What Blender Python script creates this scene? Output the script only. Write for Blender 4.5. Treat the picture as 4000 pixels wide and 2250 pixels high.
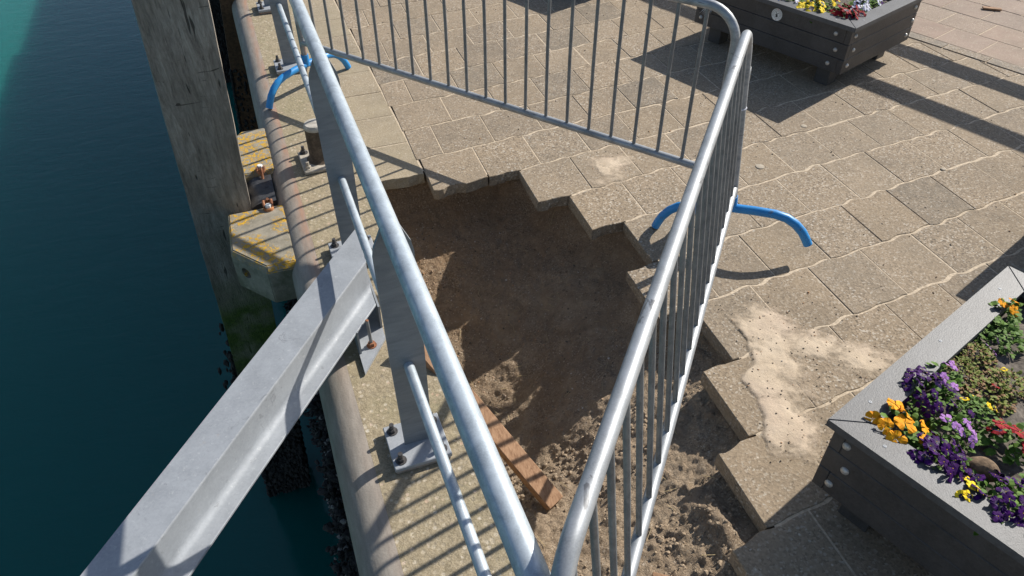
import bpy, bmesh, math, random
import numpy as np
from mathutils import Vector, Matrix, noise
R = math.radians
random.seed(7)
rng = np.random.default_rng(11)
for o in list(bpy.data.objects): bpy.data.objects.remove(o)
S = bpy.context.scene
C = S.collection
# ---------------------------------------------------------------- camera
cam = bpy.data.cameras.new('camera'); camo = bpy.data.objects.new('camera', cam); C.objects.link(camo)
cam.sensor_width = 36; cam.lens = 36*2870/4000; cam.clip_end = 500; cam.clip_start = .02
camo.location = (0, 0, 2.6)
camo.rotation_euler = (R(90-41.05), 0, -math.atan(.3713))
S.camera = camo
# ---------------------------------------------------------------- light
SUN_EL = R(37.0); SUN_AZ = R(17.3)            # azimuth measured from +X towards +Y
sd = Vector((math.cos(SUN_EL)*math.cos(SUN_AZ), math.cos(SUN_EL)*math.sin(SUN_AZ), math.sin(SUN_EL)))
W_ = bpy.data.worlds.new('World'); S.world = W_; W_.use_nodes = True
nt = W_.node_tree; bg = nt.nodes['Background']
sky = nt.nodes.new('ShaderNodeTexSky'); sky.sky_type = 'NISHITA'; sky.sun_disc = False
sky.sun_elevation = SUN_EL; sky.sun_rotation = math.pi/2 - SUN_AZ
nt.links.new(sky.outputs[0], bg.inputs[0]); bg.inputs[1].default_value = .085
sl = bpy.data.lights.new('sun', 'SUN'); sl.energy = 4.6; sl.angle = R(.53); sl.color = (1, .945, .86)
so = bpy.data.objects.new('sun', sl); C.objects.link(so); so.rotation_euler = (-sd).to_track_quat('-Z', 'Y').to_euler()
so.location = (6, 3, 8)
S.view_settings.view_transform = 'Standard'; S.view_settings.look = 'None'; S.view_settings.exposure = .45; S.view_settings.gamma = 1
S.render.engine = 'CYCLES'

# ---------------------------------------------------------------- material helpers
def mat(name):
    m = bpy.data.materials.new(name); m.use_nodes = True
    return m, m.node_tree.nodes, m.node_tree.links, m.node_tree.nodes['Principled BSDF']
class N:
    """small node graph helper"""
    def __init__(s, name):
        s.m, s.n, s.l, s.b = mat(name)
        s.tc = s.n.new('ShaderNodeTexCoord')
        s.geo = s.n.new('ShaderNodeNewGeometry')
    def vec(s, scale=(1, 1, 1), world=True, rot=(0, 0, 0)):
        mp = s.n.new('ShaderNodeMapping'); mp.inputs['Scale'].default_value = scale; mp.inputs['Rotation'].default_value = rot
        s.l.new(s.geo.outputs['Position'] if world else s.tc.outputs['Object'], mp.inputs[0]); return mp.outputs[0]
    def noise(s, v, scale, detail=4, rough=.55, dist=0):
        t = s.n.new('ShaderNodeTexNoise'); t.inputs['Scale'].default_value = scale; t.inputs['Detail'].default_value = detail
        t.inputs['Roughness'].default_value = rough; t.inputs['Distortion'].default_value = dist; s.l.new(v, t.inputs['Vector']); return t.outputs[0]
    def n_col(s, v, scale):
        t = s.n.new('ShaderNodeTexNoise'); t.inputs['Scale'].default_value = scale; s.l.new(v, t.inputs['Vector']); return t.outputs[1]
    def vor(s, v, scale, feature='F1', out='Distance'):
        t = s.n.new('ShaderNodeTexVoronoi'); t.feature = feature; t.inputs['Scale'].default_value = scale; s.l.new(v, t.inputs['Vector']); return t.outputs[out]
    def ramp(s, f, stops, interp='LINEAR'):
        r = s.n.new('ShaderNodeValToRGB'); e = r.color_ramp.elements; r.color_ramp.interpolation = interp
        while len(e) < len(stops): e.new(.5)
        for k, (p, c) in enumerate(stops):
            e[k].position = p; e[k].color = (*(c if isinstance(c, tuple) else (c, c, c)), 1)
        s.l.new(f, r.inputs[0]); return r.outputs[0]
    def mix(s, f, a, b, mode='MIX'):
        x = s.n.new('ShaderNodeMix'); x.data_type = 'RGBA'; x.blend_type = mode
        for i, v in ((0, f), (6, a), (7, b)):
            sock = x.inputs[i]
            if isinstance(v, (int, float)): sock.default_value = v if i == 0 else (v, v, v, 1)
            elif isinstance(v, tuple): sock.default_value = (*v, 1)
            else: s.l.new(v, sock)
        return x.outputs[2]
    def math(s, op, a, b=0.):
        x = s.n.new('ShaderNodeMath'); x.operation = op
        for sock, v in ((x.inputs[0], a), (x.inputs[1], b)):
            if isinstance(v, (int, float)): sock.default_value = v
            else: s.l.new(v, sock)
        return x.outputs[0]
    def sep(s, v, k):
        x = s.n.new('ShaderNodeSeparateXYZ'); s.l.new(v, x.inputs[0]); return x.outputs[k]
    def rnd(s):
        return s.n.new('ShaderNodeObjectInfo').outputs['Random']
    def bump(s, h, strength=.3, dist=.01):
        b = s.n.new('ShaderNodeBump'); b.inputs['Strength'].default_value = strength; b.inputs['Distance'].default_value = dist
        s.l.new(h, b.inputs['Height']); s.l.new(b.outputs[0], s.b.inputs['Normal']); return b
    def set(s, **k):
        for kk, v in k.items():
            sock = s.b.inputs[kk.replace('_', ' ')]
            if isinstance(v, (int, float)): sock.default_value = v
            elif isinstance(v, tuple): sock.default_value = (*v, 1)
            else: s.l.new(v, sock)
        return s.m
def plain(name, col, rough=.6, metal=0., var=.25, scale=40, bump=0.):
    g = N(name); v = g.vec(); n = g.noise(v, scale, 5)
    c = g.ramp(n, [(.3, tuple(x*(1-var) for x in col)), (.7, tuple(min(1, x*(1+var)) for x in col))])
    if bump: g.bump(n, bump, .004)
    return g.set(Base_Color=c, Roughness=rough, Metallic=metal)

def galvanised(name, a=(.30, .335, .37), b=(.50, .545, .59), rough=.42, metal=.3, sc=(18, 18, 18), scuff=.0):
    g = N(name); v = g.vec()
    n1 = g.noise(g.vec(sc), 1, 5, .6, .6); n2 = g.noise(v, 240, 3); n3 = g.noise(v, 4, 3)
    f = g.math('ADD', g.math('MULTIPLY', n1, .75), g.math('MULTIPLY', n3, .25))
    c = g.ramp(f, [(.36, a), (.62, b)])
    c = g.mix(g.ramp(n2, [(.42, 0.), (.75, .35)]), c, tuple(min(1, x*1.25) for x in b))
    if scuff:
        w = g.ramp(g.noise(g.vec((7, 7, 50)), 1, 4, .7, 1.), [(.62, 0.), (.66, 1.)])
        c = g.mix(g.math('MULTIPLY', w, scuff), c, (.10, .10, .105))
    g.bump(n2, .06, .002)
    return g.set(Base_Color=c, Roughness=g.ramp(n1, [(.3, rough+.14), (.7, rough-.05)]), Metallic=metal)

def beam_mat():
    g = N('galvanised_beam'); v = g.vec()
    n1 = g.noise(v, 6, 6, .65, .4); n2 = g.noise(v, 45, 5, .7); sp = g.sep(g.vor(v, 130, out='Color'), 0)
    c = g.ramp(n1, [(.3, (.27, .29, .315)), (.7, (.37, .395, .425))])
    c = g.mix(.14, c, g.ramp(sp, [(0, (.22, .235, .25)), (1, (.46, .475, .49))]))
    c = g.mix(g.ramp(n2, [(.60, 0.), (.72, .55)]), c, (.56, .57, .57))
    c = g.mix(g.ramp(g.noise(v, 11, 4, .8, 1.), [(.63, 0.), (.67, .6)]), c, (.20, .21, .22))
    c = g.mix(g.ramp(g.noise(v, 8, 5, .7), [(.66, 0.), (.72, .45)]), c, (.36, .30, .235))
    g.bump(g.math('ADD', n2, sp), .12, .002)
    return g.set(Base_Color=c, Roughness=g.ramp(n2, [(.3, .72), (.7, .55)]), Metallic=.15)
def paving(name, cols, speck=1., fine=130, lite=(.40, .345, .265), ds=1.):
    g = N(name); v = g.vec(); rd = g.rnd()
    base = g.ramp(rd, [(i/(len(cols)-1), c) for i, c in enumerate(cols)])
    big = g.noise(v, 2.2, 4); mid = g.noise(v, 14, 5, .65)
    base = g.mix(g.ramp(big, [(.35, .35), (.65, 0.)]), base, (.13, .115, .09))
    base = g.mix(g.ramp(mid, [(.45, 0.), (.75, .4)]), base, lite)
    cell = g.vor(v, fine, out='Color'); cv = g.sep(cell, 0)
    st = g.ramp(cv, [(0, (.085, .066, .048)), (.22, (.25, .192, .132)), (.55, (.325, .25, .17)), (.8, (.42, .325, .225)), (.93, (.55, .48, .39)), (1, (.62, .58, .5))])
    st = g.mix(1., st, (ds, ds, ds), 'MULTIPLY')
    expose = g.ramp(g.noise(v, 5, 4, .7), [(.35, .25*speck), (.7, .75*speck)])
    expose2 = g.math('ADD', expose, g.ramp(g.math('FRACT', g.math('MULTIPLY', rd, 7.31)), [(.75, 0.), (.8, .2)]))
    c = g.mix(expose2, base, st)
    cell2 = g.vor(g.vec((1, 1, 1)), 47, out='Color'); big2 = g.ramp(g.sep(cell2, 1), [(.93, 0.), (.94, 1.)])
    d2 = g.ramp(g.vor(v, 47), [(.15, 1.), (.3, 0.)])
    c = g.mix(g.math('MULTIPLY', g.math('MULTIPLY', big2, d2), .8), c, (.58, .50, .40))
    c = g.mix(g.ramp(g.noise(v, 95, 5, .8), [(.58, 0.), (.72, .42)]), c, (.085, .07, .055))
    stain = g.ramp(g.noise(g.vec((1, 1, 1), rot=(0, 0, .4)), 1.1, 6, .7), [(.52, 0.), (.7, .45)])
    c = g.mix(g.math('MULTIPLY', stain, .75), c, (.12, .098, .072))
    h = g.math('ADD', g.math('MULTIPLY', g.vor(v, fine), .8), g.noise(v, 300, 3))
    g.bump(h, .35, .004)
    return g.set(Base_Color=c, Roughness=.92)

M = {}
M['paver'] = paving('paver_concrete', [(.26, .20, .132), (.285, .218, .145), (.24, .187, .128), (.30, .233, .16), (.185, .148, .108), (.31, .243, .168), (.15, .128, .10)], .85, 110, (.345, .27, .18), .92)
M['tan'] = paving('tan_paver_concrete', [(.36, .30, .195), (.34, .28, .185), (.38, .315, .21), (.35, .29, .19)], .45, 150)
M['pink'] = paving('pink_paver_concrete', [(.33, .235, .19), (.36, .26, .205), (.30, .225, .185), (.34, .26, .215), (.37, .255, .20)], .4, 190)
M['kerb'] = paving('kerb_concrete', [(.19, .17, .15), (.23, .205, .175)], .8, 110)
def coping_mat():
    g = N('exposed_aggregate_concrete'); v = g.vec()
    w = g.vec((1, 1, 1)); cell = g.vor(w, 46, out='Color'); d = g.vor(w, 46)
    st = g.ramp(g.sep(cell, 0), [(0, (.17, .14, .10)), (.3, (.34, .28, .19)), (.6, (.45, .38, .27)), (.85, (.55, .48, .37)), (.95, (.50, .33, .22)), (1, (.65, .60, .5))])
    cem = g.ramp(g.noise(v, 20, 6, .65), [(.3, (.215, .172, .10)), (.7, (.36, .29, .185))])
    pick = g.ramp(g.sep(cell, 2), [(.55, 0.), (.62, 1.)])
    f = g.math('MULTIPLY', g.ramp(d, [(.28, 1.), (.5, 0.)]), pick)
    c = g.mix(g.math('MULTIPLY', f, 1.), cem, st)
    c = g.mix(g.ramp(g.noise(v, 75, 4, .8), [(.60, 0.), (.70, .7)]), c, (.11, .085, .05))
    f2 = g.vor(v, 190, out='Color'); c = g.mix(.28, c, g.ramp(g.sep(f2, 0), [(0, (.12, .10, .07)), (1, (.55, .48, .36))]))
    al = g.ramp(g.noise(v, 2.6, 5, .7), [(.5, 0.), (.72, .5)])
    c = g.mix(al, c, (.215, .20, .10))
    g.bump(g.math('ADD', g.math('MULTIPLY', d, .8), g.noise(v, 160, 4)), .5, .006)
    return g.set(Base_Color=c, Roughness=.9)
M['coping'] = coping_mat()
def bull_mat():
    g = N('smooth_edge_concrete'); v = g.vec()
    c = g.ramp(g.noise(g.vec((30, 6, 30)), 1, 6, .65), [(.3, (.225, .20, .17)), (.7, (.36, .325, .28))])
    c = g.mix(g.ramp(g.noise(v, 220, 3), [(.45, 0.), (.8, .4)]), c, (.15, .13, .11))
    x = g.sep(g.geo.outputs['Position'], 0); y = g.sep(g.geo.outputs['Position'], 1)
    seam = g.math('MULTIPLY', g.ramp(x, [(.03, 0.), (.075, 1.)]), g.ramp(g.noise(g.vec((14, 2.2, 1)), 1, 5, .6), [(.35, 0.), (.6, .85)]))
    mr = g.n.new('ShaderNodeMapRange'); mr.inputs[1].default_value = 2.4; mr.inputs[2].default_value = 3.4; g.l.new(y, mr.inputs[0])
    c = g.mix(g.math('MULTIPLY', seam, g.math('ADD', g.math('MULTIPLY', mr.outputs[0], .75), .12)), c, (.36, .19, .115))
    g.bump(g.noise(v, 90, 5), .25, .005)
    return g.set(Base_Color=c, Roughness=.85)
M['bull'] = bull_mat()
def block_mat():
    g = N('lichen_block_concrete'); v = g.vec()
    c = g.ramp(g.noise(v, 14, 6, .65), [(.3, (.19, .17, .13)), (.7, (.34, .305, .24))])
    c = g.mix(g.ramp(g.vor(v, 120, out='Color'), [(.85, 0.), (.95, .6)]), c, (.42, .40, .35))
    nz = g.sep(g.geo.outputs['Normal'], 2)
    ln = g.math('MULTIPLY', g.ramp(g.noise(v, 30, 6, .75, .8), [(.50, 0.), (.53, 1.)]), g.ramp(g.noise(v, 4.5, 3), [(.44, 0.), (.52, 1.)]))
    lm = g.math('MULTIPLY', ln, g.ramp(nz, [(.3, 0.), (.6, 1.)]))
    lc = g.ramp(g.noise(v, 90, 3), [(.3, (.42, .22, .012)), (.7, (.66, .40, .03))])
    c = g.mix(lm, c, lc)
    moss = g.math('MULTIPLY', g.ramp(g.noise(v, 6, 5, .7), [(.42, 0.), (.65, .8)]), g.ramp(nz, [(.2, 1.), (.6, .2)]))
    c = g.mix(moss, c, (.10, .105, .06))
    g.bump(g.math('ADD', g.noise(v, 110, 5), g.math('MULTIPLY', lm, 1.)), .4, .005)
    return g.set(Base_Color=c, Roughness=.93)
M['block'] = block_mat()
def sand_mat(name, dry=0.):
    g = N(name); v = g.vec()
    c = g.ramp(g.noise(v, 9, 6, .65), [(.25, (.31+.14*dry, .225+.135*dry, .145+.115*dry)), (.5, (.42+.12*dry, .315+.125*dry, .21+.115*dry)), (.75, (.50+.115*dry, .385+.125*dry, .265+.12*dry))])
    c = g.mix(g.ramp(g.noise(g.vec((1, 1, .35)), 3.1, 4), [(.45, 0.), (.65, .55)]), c, (.33+.2*dry, .215+.2*dry, .12+.2*dry))
    if not dry:
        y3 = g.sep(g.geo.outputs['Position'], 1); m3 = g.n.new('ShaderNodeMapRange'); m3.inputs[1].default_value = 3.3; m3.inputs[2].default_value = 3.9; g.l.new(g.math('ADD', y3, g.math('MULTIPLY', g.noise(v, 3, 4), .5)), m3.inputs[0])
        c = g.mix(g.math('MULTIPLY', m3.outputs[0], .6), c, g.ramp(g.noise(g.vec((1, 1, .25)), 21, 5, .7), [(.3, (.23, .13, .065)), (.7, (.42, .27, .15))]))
        lay = g.ramp(g.noise(g.vec((1.2, 1.2, 16)), 1, 4, .6, .5), [(.42, 0.), (.6, .45)]); c = g.mix(lay, c, (.20, .135, .085))
    cell = g.vor(v, 150, out='Color')
    gr = g.ramp(g.sep(cell, 0), [(0, (.07, .05, .035)), (.3, (.24, .17, .11)), (.7, (.37, .28, .19)), (.92, (.52, .42, .30)), (1, (.68, .6, .5))])
    gm = g.ramp(g.noise(v, 3.7, 5, .7), [(.42, .08), (.68, .6)])
    if not dry:
        yy = g.sep(g.geo.outputs['Position'], 1); m_ = g.n.new('ShaderNodeMapRange'); m_.inputs[1].default_value = 2.5; m_.inputs[2].default_value = 1.9; g.l.new(g.math('ADD', yy, g.math('MULTIPLY', g.noise(v, 2, 4), .5)), m_.inputs[0])
        c = g.mix(g.math('MULTIPLY', m_.outputs[0], .55), c, g.ramp(g.noise(v, 17, 5), [(.3, (.33, .25, .165)), (.7, (.46, .365, .26))]))
    c = g.mix(g.math('MULTIPLY', gm, 1-.75*dry), c, gr)
    if not dry:
        dk = g.ramp(g.noise(g.vec((1, 1, .6)), 24, 5, .8), [(.58, 0.), (.66, .75)])
        c = g.mix(g.math('MULTIPLY', dk, g.ramp(g.noise(v, 2.3, 3), [(.45, 0.), (.6, 1.)])), c, (.07, .048, .033))
    if not dry:
        c = g.mix(g.ramp(g.noise(v, 5.5, 6, .75, .6), [(.46, 0.), (.62, .4)]), c, (.19, .132, .086))
        c = g.mix(g.ramp(g.noise(v, 42, 4, .8), [(.57, 0.), (.69, .5)]), c, (.10, .072, .05))
        sp_ = g.sep(g.vor(v, 75, out='Color'), 1); dd_ = g.ramp(g.vor(v, 75), [(.2, 1.), (.38, 0.)])
        c = g.mix(g.math('MULTIPLY', g.ramp(sp_, [(.86, 0.), (.88, .8)]), dd_), c, (.56, .46, .34))
    ck = g.vor(g.mix(.06, v, g.n_col(v, 12)), 38, 'DISTANCE_TO_EDGE'); ckm = g.ramp(ck, [(0., 0.), (.05, 1.)])
    h = g.math('ADD', g.noise(v, 70, 6, .75), g.math('MULTIPLY', g.noise(v, 19, 5, .7), .8))
    h = g.math('ADD', h, g.math('MULTIPLY', ckm, .22*(1-dry)))
    g.bump(h, .9-.5*dry, .018-.008*dry)
    return g.set(Base_Color=c, Roughness=.97)
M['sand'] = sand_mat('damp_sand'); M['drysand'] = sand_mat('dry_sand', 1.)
def dust(m):
    nt = m.node_tree; n = nt.nodes; l = nt.links; b = n['Principled BSDF']
    ge = n.new('ShaderNodeNewGeometry'); sx = n.new('ShaderNodeSeparateXYZ'); l.new(ge.outputs['Position'], sx.inputs[0])
    nz = n.new('ShaderNodeTexNoise'); nz.inputs['Scale'].default_value = 26; nz.inputs['Detail'].default_value = 9; nz.inputs['Roughness'].default_value = .8; l.new(ge.outputs['Position'], nz.inputs['Vector'])
    a = n.new('ShaderNodeMath'); a.operation = 'MULTIPLY_ADD'; a.inputs[1].default_value = 75.; a.inputs[2].default_value = -.30; l.new(sx.outputs[2], a.inputs[0])
    c = n.new('ShaderNodeMath'); c.operation = 'ADD'; l.new(a.outputs[0], c.inputs[0]); l.new(nz.outputs[0], c.inputs[1])
    r = n.new('ShaderNodeMapRange'); r.inputs[1].default_value = .38; r.inputs[2].default_value = .80; l.new(c.outputs[0], r.inputs[0]); l.new(r.outputs[0], b.inputs['Alpha'])
dust(M['drysand'])
M['joint'] = plain('joint_sand', (.50, .41, .30), .95, var=.3, scale=60)
def water_mat():
    g = N('harbour_water')
    v = g.vec((1, 1, 1), rot=(0, 0, .5)); n = g.noise(g.vec((1.5, 3.2, 1), rot=(0, 0, .35)), 1.3, 5, .6, .5)
    g.bump(n, .16, .05)
    g.b.inputs['IOR'].default_value = 1.333; g.b.inputs['Subsurface Radius'].default_value = (1.2, 3.5, 3.5)
    return g.set(Base_Color=(.008, .125, .105), Roughness=.05, Subsurface_Weight=1., Subsurface_Scale=1.)

M['water'] = water_mat()
def wood_pile_mat():
    g = N('weathered_pile_timber'); v = g.vec((26, 26, 2.2)); 
    gr = g.noise(v, 1, 8, .75, .5); fi = g.noise(g.vec((110, 110, 6)), 1, 5, .8)
    c = g.ramp(g.math('ADD', g.math('MULTIPLY', gr, .65), g.math('MULTIPLY', fi, .35)), [(.30, (.06, .052, .044)), (.42, (.24, .21, .178)), (.56, (.42, .375, .325)), (.70, (.58, .53, .465))])
    pt = g.noise(g.vec((3, 3, 1.5)), 1, 5, .7)
    c = g.mix(g.ramp(pt, [(.45, 0.), (.68, .6)]), c, (.12, .11, .085))
    crack = g.ramp(g.noise(g.vec((30, 30, .25)), 1, 2, .5, .15), [(.30, 1.), (.33, 0.)])
    c = g.mix(g.math('MULTIPLY', crack, .8), c, (.02, .017, .013))
    gouge = g.math('MULTIPLY', g.ramp(g.noise(g.vec((9, 9, 60)), 1, 3, .6, .8), [(.66, 0.), (.69, 1.)]), g.ramp(g.noise(g.vec(), 3, 2), [(.45, 0.), (.6, 1.)]))
    c = g.mix(g.math('MULTIPLY', gouge, .8), c, (.035, .028, .022))
    z = g.sep(g.geo.outputs['Position'], 2); zz = g.math('ADD', z, g.math('MULTIPLY', g.math('SUBTRACT', g.noise(g.vec(), 4, 4), .5), .5))
    def mr(a, b):
        m = g.n.new('ShaderNodeMapRange'); m.inputs[1].default_value = a; m.inputs[2].default_value = b; g.l.new(zz, m.inputs[0]); return m.outputs[0]
    alg = g.ramp(g.noise(g.vec(), 38, 5, .7), [(.3, (.03, .065, .01)), (.7, (.10, .165, .022))])
    c = g.mix(g.math('MULTIPLY', mr(-.55, -.95), g.ramp(g.noise(g.vec(), 5, 4), [(.3, .45), (.6, 1.)])), c, alg)
    blk = g.ramp(g.noise(g.vec(), 60, 5, .7), [(.35, (.012, .011, .010)), (.8, (.075, .068, .06))])
    c = g.mix(mr(-1.45, -1.85), c, blk)
    g.bump(g.math('ADD', g.math('SUBTRACT', g.math('ADD', gr, fi), g.math('MULTIPLY', crack, .6)), g.math('MULTIPLY', g.noise(g.vec(), 45, 5), .3)), .8, .014)
    return g.set(Base_Color=c, Roughness=.92)
M['pile'] = wood_pile_mat()
def rust_mat(name, a=(.16, .06, .025), b=(.34, .15, .07), dark=(.04, .03, .025)):
    g = N(name); v = g.vec(); n = g.noise(v, 28, 6, .7)
    c = g.ramp(n, [(.28, dark), (.45, a), (.7, b)]); g.bump(n, .5, .006)
    return g.set(Base_Color=c, Roughness=.9)
M['rust'] = rust_mat('rusted_steel', (.22, .085, .04), (.40, .19, .10))
M['rustpile'] = rust_mat('rusted_pile_steel', (.095, .048, .024), (.19, .10, .05), (.03, .028, .018))
M['orust'] = rust_mat('orange_rust', (.40, .15, .05), (.62, .33, .16), (.16, .06, .03))
M['galv'] = galvanised('galvanised_rail', (.28, .325, .365), (.48, .54, .59), .42, .3, (30, 16, 30))
M['post'] = galvanised('galvanised_post', (.20, .215, .235), (.27, .29, .31), .55, .25, (7, 7, 30))
M['beam'] = beam_mat()
M['barrier'] = galvanised('galvanised_barrier', (.22, .235, .25), (.38, .40, .42), .46, .4, (10, 10, 26), .75)
M['bar'] = galvanised('galvanised_bar', (.15, .155, .16), (.25, .26, .265), .5, .3, (30, 30, 18))
def blue_mat():
    g = N('blue_paint'); v = g.vec(); n = g.noise(v, 22, 5, .7)
    c = g.ramp(g.noise(v, 6, 3), [(.3, (.015, .215, .56)), (.7, (.035, .30, .68))])
    c = g.mix(g.ramp(n, [(.60, 0.), (.68, .75)]), c, (.11, .13, .15)); c = g.mix(g.ramp(g.noise(v, 70, 4), [(.66, 0.), (.8, .5)]), c, (.25, .45, .70))
    g.bump(n, .08, .003)
    return g.set(Base_Color=c, Roughness=.42)
M['blue'] = blue_mat()
def plank_plastic(name, a, b, rough=.55):
    g = N(name); v = g.vec(); n = g.noise(g.vec((1, 1, 1)), 60, 6, .75, 1.2); m = g.noise(v, 7, 5, .7)
    c = g.ramp(g.math('ADD', g.math('MULTIPLY', n, .6), g.math('MULTIPLY', m, .4)), [(.35, a), (.65, b)])
    c = g.mix(g.ramp(g.noise(v, 3, 4), [(.5, 0.), (.75, .35)]), c, tuple(x*1.5 for x in b))
    g.bump(g.math('ADD', n, g.noise(v, 220, 3)), .25, .003)
    return g.set(Base_Color=c, Roughness=rough)
M['plastic'] = plank_plastic('recycled_plastic_board', (.030, .029, .029), (.075, .072, .072), .5)
M['cap'] = plank_plastic('recycled_plastic_cap', (.05, .052, .057), (.105, .109, .116), .52)
M['soil'] = plain('planter_soil', (.135, .115, .095), .97, var=.5, scale=55, bump=.7)
M['bolt'] = galvanised('bolt_zinc', (.35, .34, .32), (.62, .60, .56), .45, .5)
M['dkbolt'] = plain('dark_bolt_steel', (.10, .095, .095), .5, .6, .3, 90)
M['bollard'] = rust_mat('bollard_paint', (.085, .062, .042), (.17, .125, .085), (.05, .037, .027))
M['bollardcap'] = plain('bollard_cap_paint', (.46, .43, .38), .6, .1, .3, 25)
M['plategrey'] = plain('bollard_plate_paint', (.40, .36, .30), .7, .1, .35, 28, .2)
M['rubber'] = plain('black_rubber', (.035, .036, .04), .55, 0, .4, 60, .3)
M['wood'] = None
def plank_mat():
    g = N('sawn_plank'); v = g.vec((1, 1, 1), rot=(0, 0, R(-26)))
    mp = g.vec((60, 5, 60), rot=(0, 0, R(-26))); gr = g.noise(mp, 1, 6, .65, .8)
    c = g.ramp(gr, [(.3, (.19, .10, .05)), (.5, (.33, .19, .105)), (.72, (.43, .265, .155))])
    saw = g.ramp(g.noise(g.vec((90, 45, 1), rot=(0, 0, R(20))), 1, 3), [(.55, 0.), (.7, .35)]); c = g.mix(saw, c, (.22, .11, .055))
    kn = g.ramp(g.vor(g.vec((1, 1, 1)), 5.5), [(.06, .85), (.11, 0.)]); c = g.mix(kn, c, (.12, .055, .03))
    g.bump(gr, .4, .004); return g.set(Base_Color=c, Roughness=.85)
M['wood'] = plank_mat()
M['oyster'] = rust_mat('black_shells', (.018, .017, .016), (.06, .056, .05), (.008, .008, .008))
M['shelledge'] = plain('pale_shell_edge', (.22, .21, .19), .8, 0, .5, 60)
M['wall'] = rust_mat('quay_wall_concrete', (.05, .048, .04), (.095, .088, .07), (.02, .02, .018))
M['white'] = plain('white_enamel', (.74, .75, .73), .4, 0, .05, 30)
M['ink'] = plain('black_print', (.02, .02, .025), .5, 0, .1, 30)
M['red'] = plain('red_print', (.45, .03, .04), .5, 0, .1, 30)
M['rope'] = plain('frayed_rope', (.55, .54, .52), .9, 0, .2, 60)
M['zip'] = plain('white_zip_tie', (.72, .72, .78), .4, 0, .05, 30)
M['pebble'] = None
M['gum'] = plain('dried_gum', (.37, .32, .25), .9, 0, .2, 60)
def pebble_mat():
    g = N('pebbles'); v = g.vec(); c = g.ramp(g.sep(g.vor(v, 45, out='Color'), 0), [(0, (.05, .045, .04)), (.35, (.22, .17, .12)), (.6, (.40, .31, .22)), (.8, (.42, .22, .10)), (1, (.62, .57, .5))])
    return g.set(Base_Color=c, Roughness=.85)
M['pebble'] = pebble_mat()
M['clod'] = plain('sand_clods', (.33, .25, .17), .97, 0, .35, 80, .5)
M['peat'] = plain('brown_peat', (.17, .115, .07), .97, 0, .5, 60, .8)
M['straw'] = plain('dry_straw', (.46, .36, .20), .9, 0, .3, 50)
def leaf_mat(name, a, b):
    g = N(name); v = g.vec(); c = g.ramp(g.noise(v, 55, 3), [(.3, a), (.7, b)])
    g.b.inputs['Specular IOR Level'].default_value = .2
    return g.set(Base_Color=c, Roughness=.65)
M['leaf'] = leaf_mat('pansy_leaf', (.04, .10, .012), (.12, .22, .025))
M['tuft'] = leaf_mat('tuft_leaf', (.08, .11, .015), (.19, .22, .03))
M['brownleaf'] = leaf_mat('withered_leaf', (.15, .075, .03), (.30, .18, .08))
def petal(name, a, b):
    g = N(name); v = g.vec(); c = g.ramp(g.noise(v, 60, 3), [(.3, a), (.7, b)])
    g.b.inputs['Specular IOR Level'].default_value = .15
    return g.set(Base_Color=c, Roughness=.7)
PET = {'orange': petal('orange_petal', (.72, .25, .008), (.92, .42, .015)), 'purple': petal('purple_petal', (.014, .0005, .035), (.058, .002, .125)),
       'mauve': petal('mauve_petal', (.30, .12, .40), (.48, .26, .58)), 'yellow': petal('yellow_petal', (.75, .50, .01), (.88, .68, .04)),
       'red': petal('dark_red_petal', (.16, .005, .01), (.36, .012, .02)), 'white': petal('white_petal', (.55, .55, .68), (.75, .75, .82))}
M['blotch'] = plain('petal_blotch', (.02, .006, .05), .6, 0, .2, 60); M['eye'] = plain('yellow_eye', (.75, .45, .02), .6, 0, .1, 60)

# ---------------------------------------------------------------- geometry helpers
def link(name, verts, faces, m, parent=None, smooth=False, mats=None, fm=None, off=None):
    me = bpy.data.meshes.new(name)
    if off is not None: verts = [(v[0]-off[0], v[1]-off[1], v[2]-off[2]) for v in verts]
    me.from_pydata([tuple(v) for v in verts], [], [tuple(f) for f in faces])
    for mm in (mats or [m]): me.materials.append(mm)
    if fm: me.polygons.foreach_set('material_index', fm)
    if smooth: me.polygons.foreach_set('use_smooth', [True]*len(me.polygons))
    me.update()
    o = bpy.data.objects.new(name, me); C.objects.link(o); o.parent = parent
    return o
def tag(o, label, cat, group=None):
    o['label'] = label; o['category'] = cat
    if group: o['group'] = group
    return o
def thing(name, label, cat, loc=(0, 0, 0), group=None, rot=(0, 0, 0)):
    o = bpy.data.objects.new(name, None); C.objects.link(o); o.location = loc; o.rotation_euler = rot; o.empty_display_size = .1
    return tag(o, label, cat, group)
def structure(o): o['kind'] = 'structure'; return o
def stuff(o): o['kind'] = 'stuff'; return o
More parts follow.
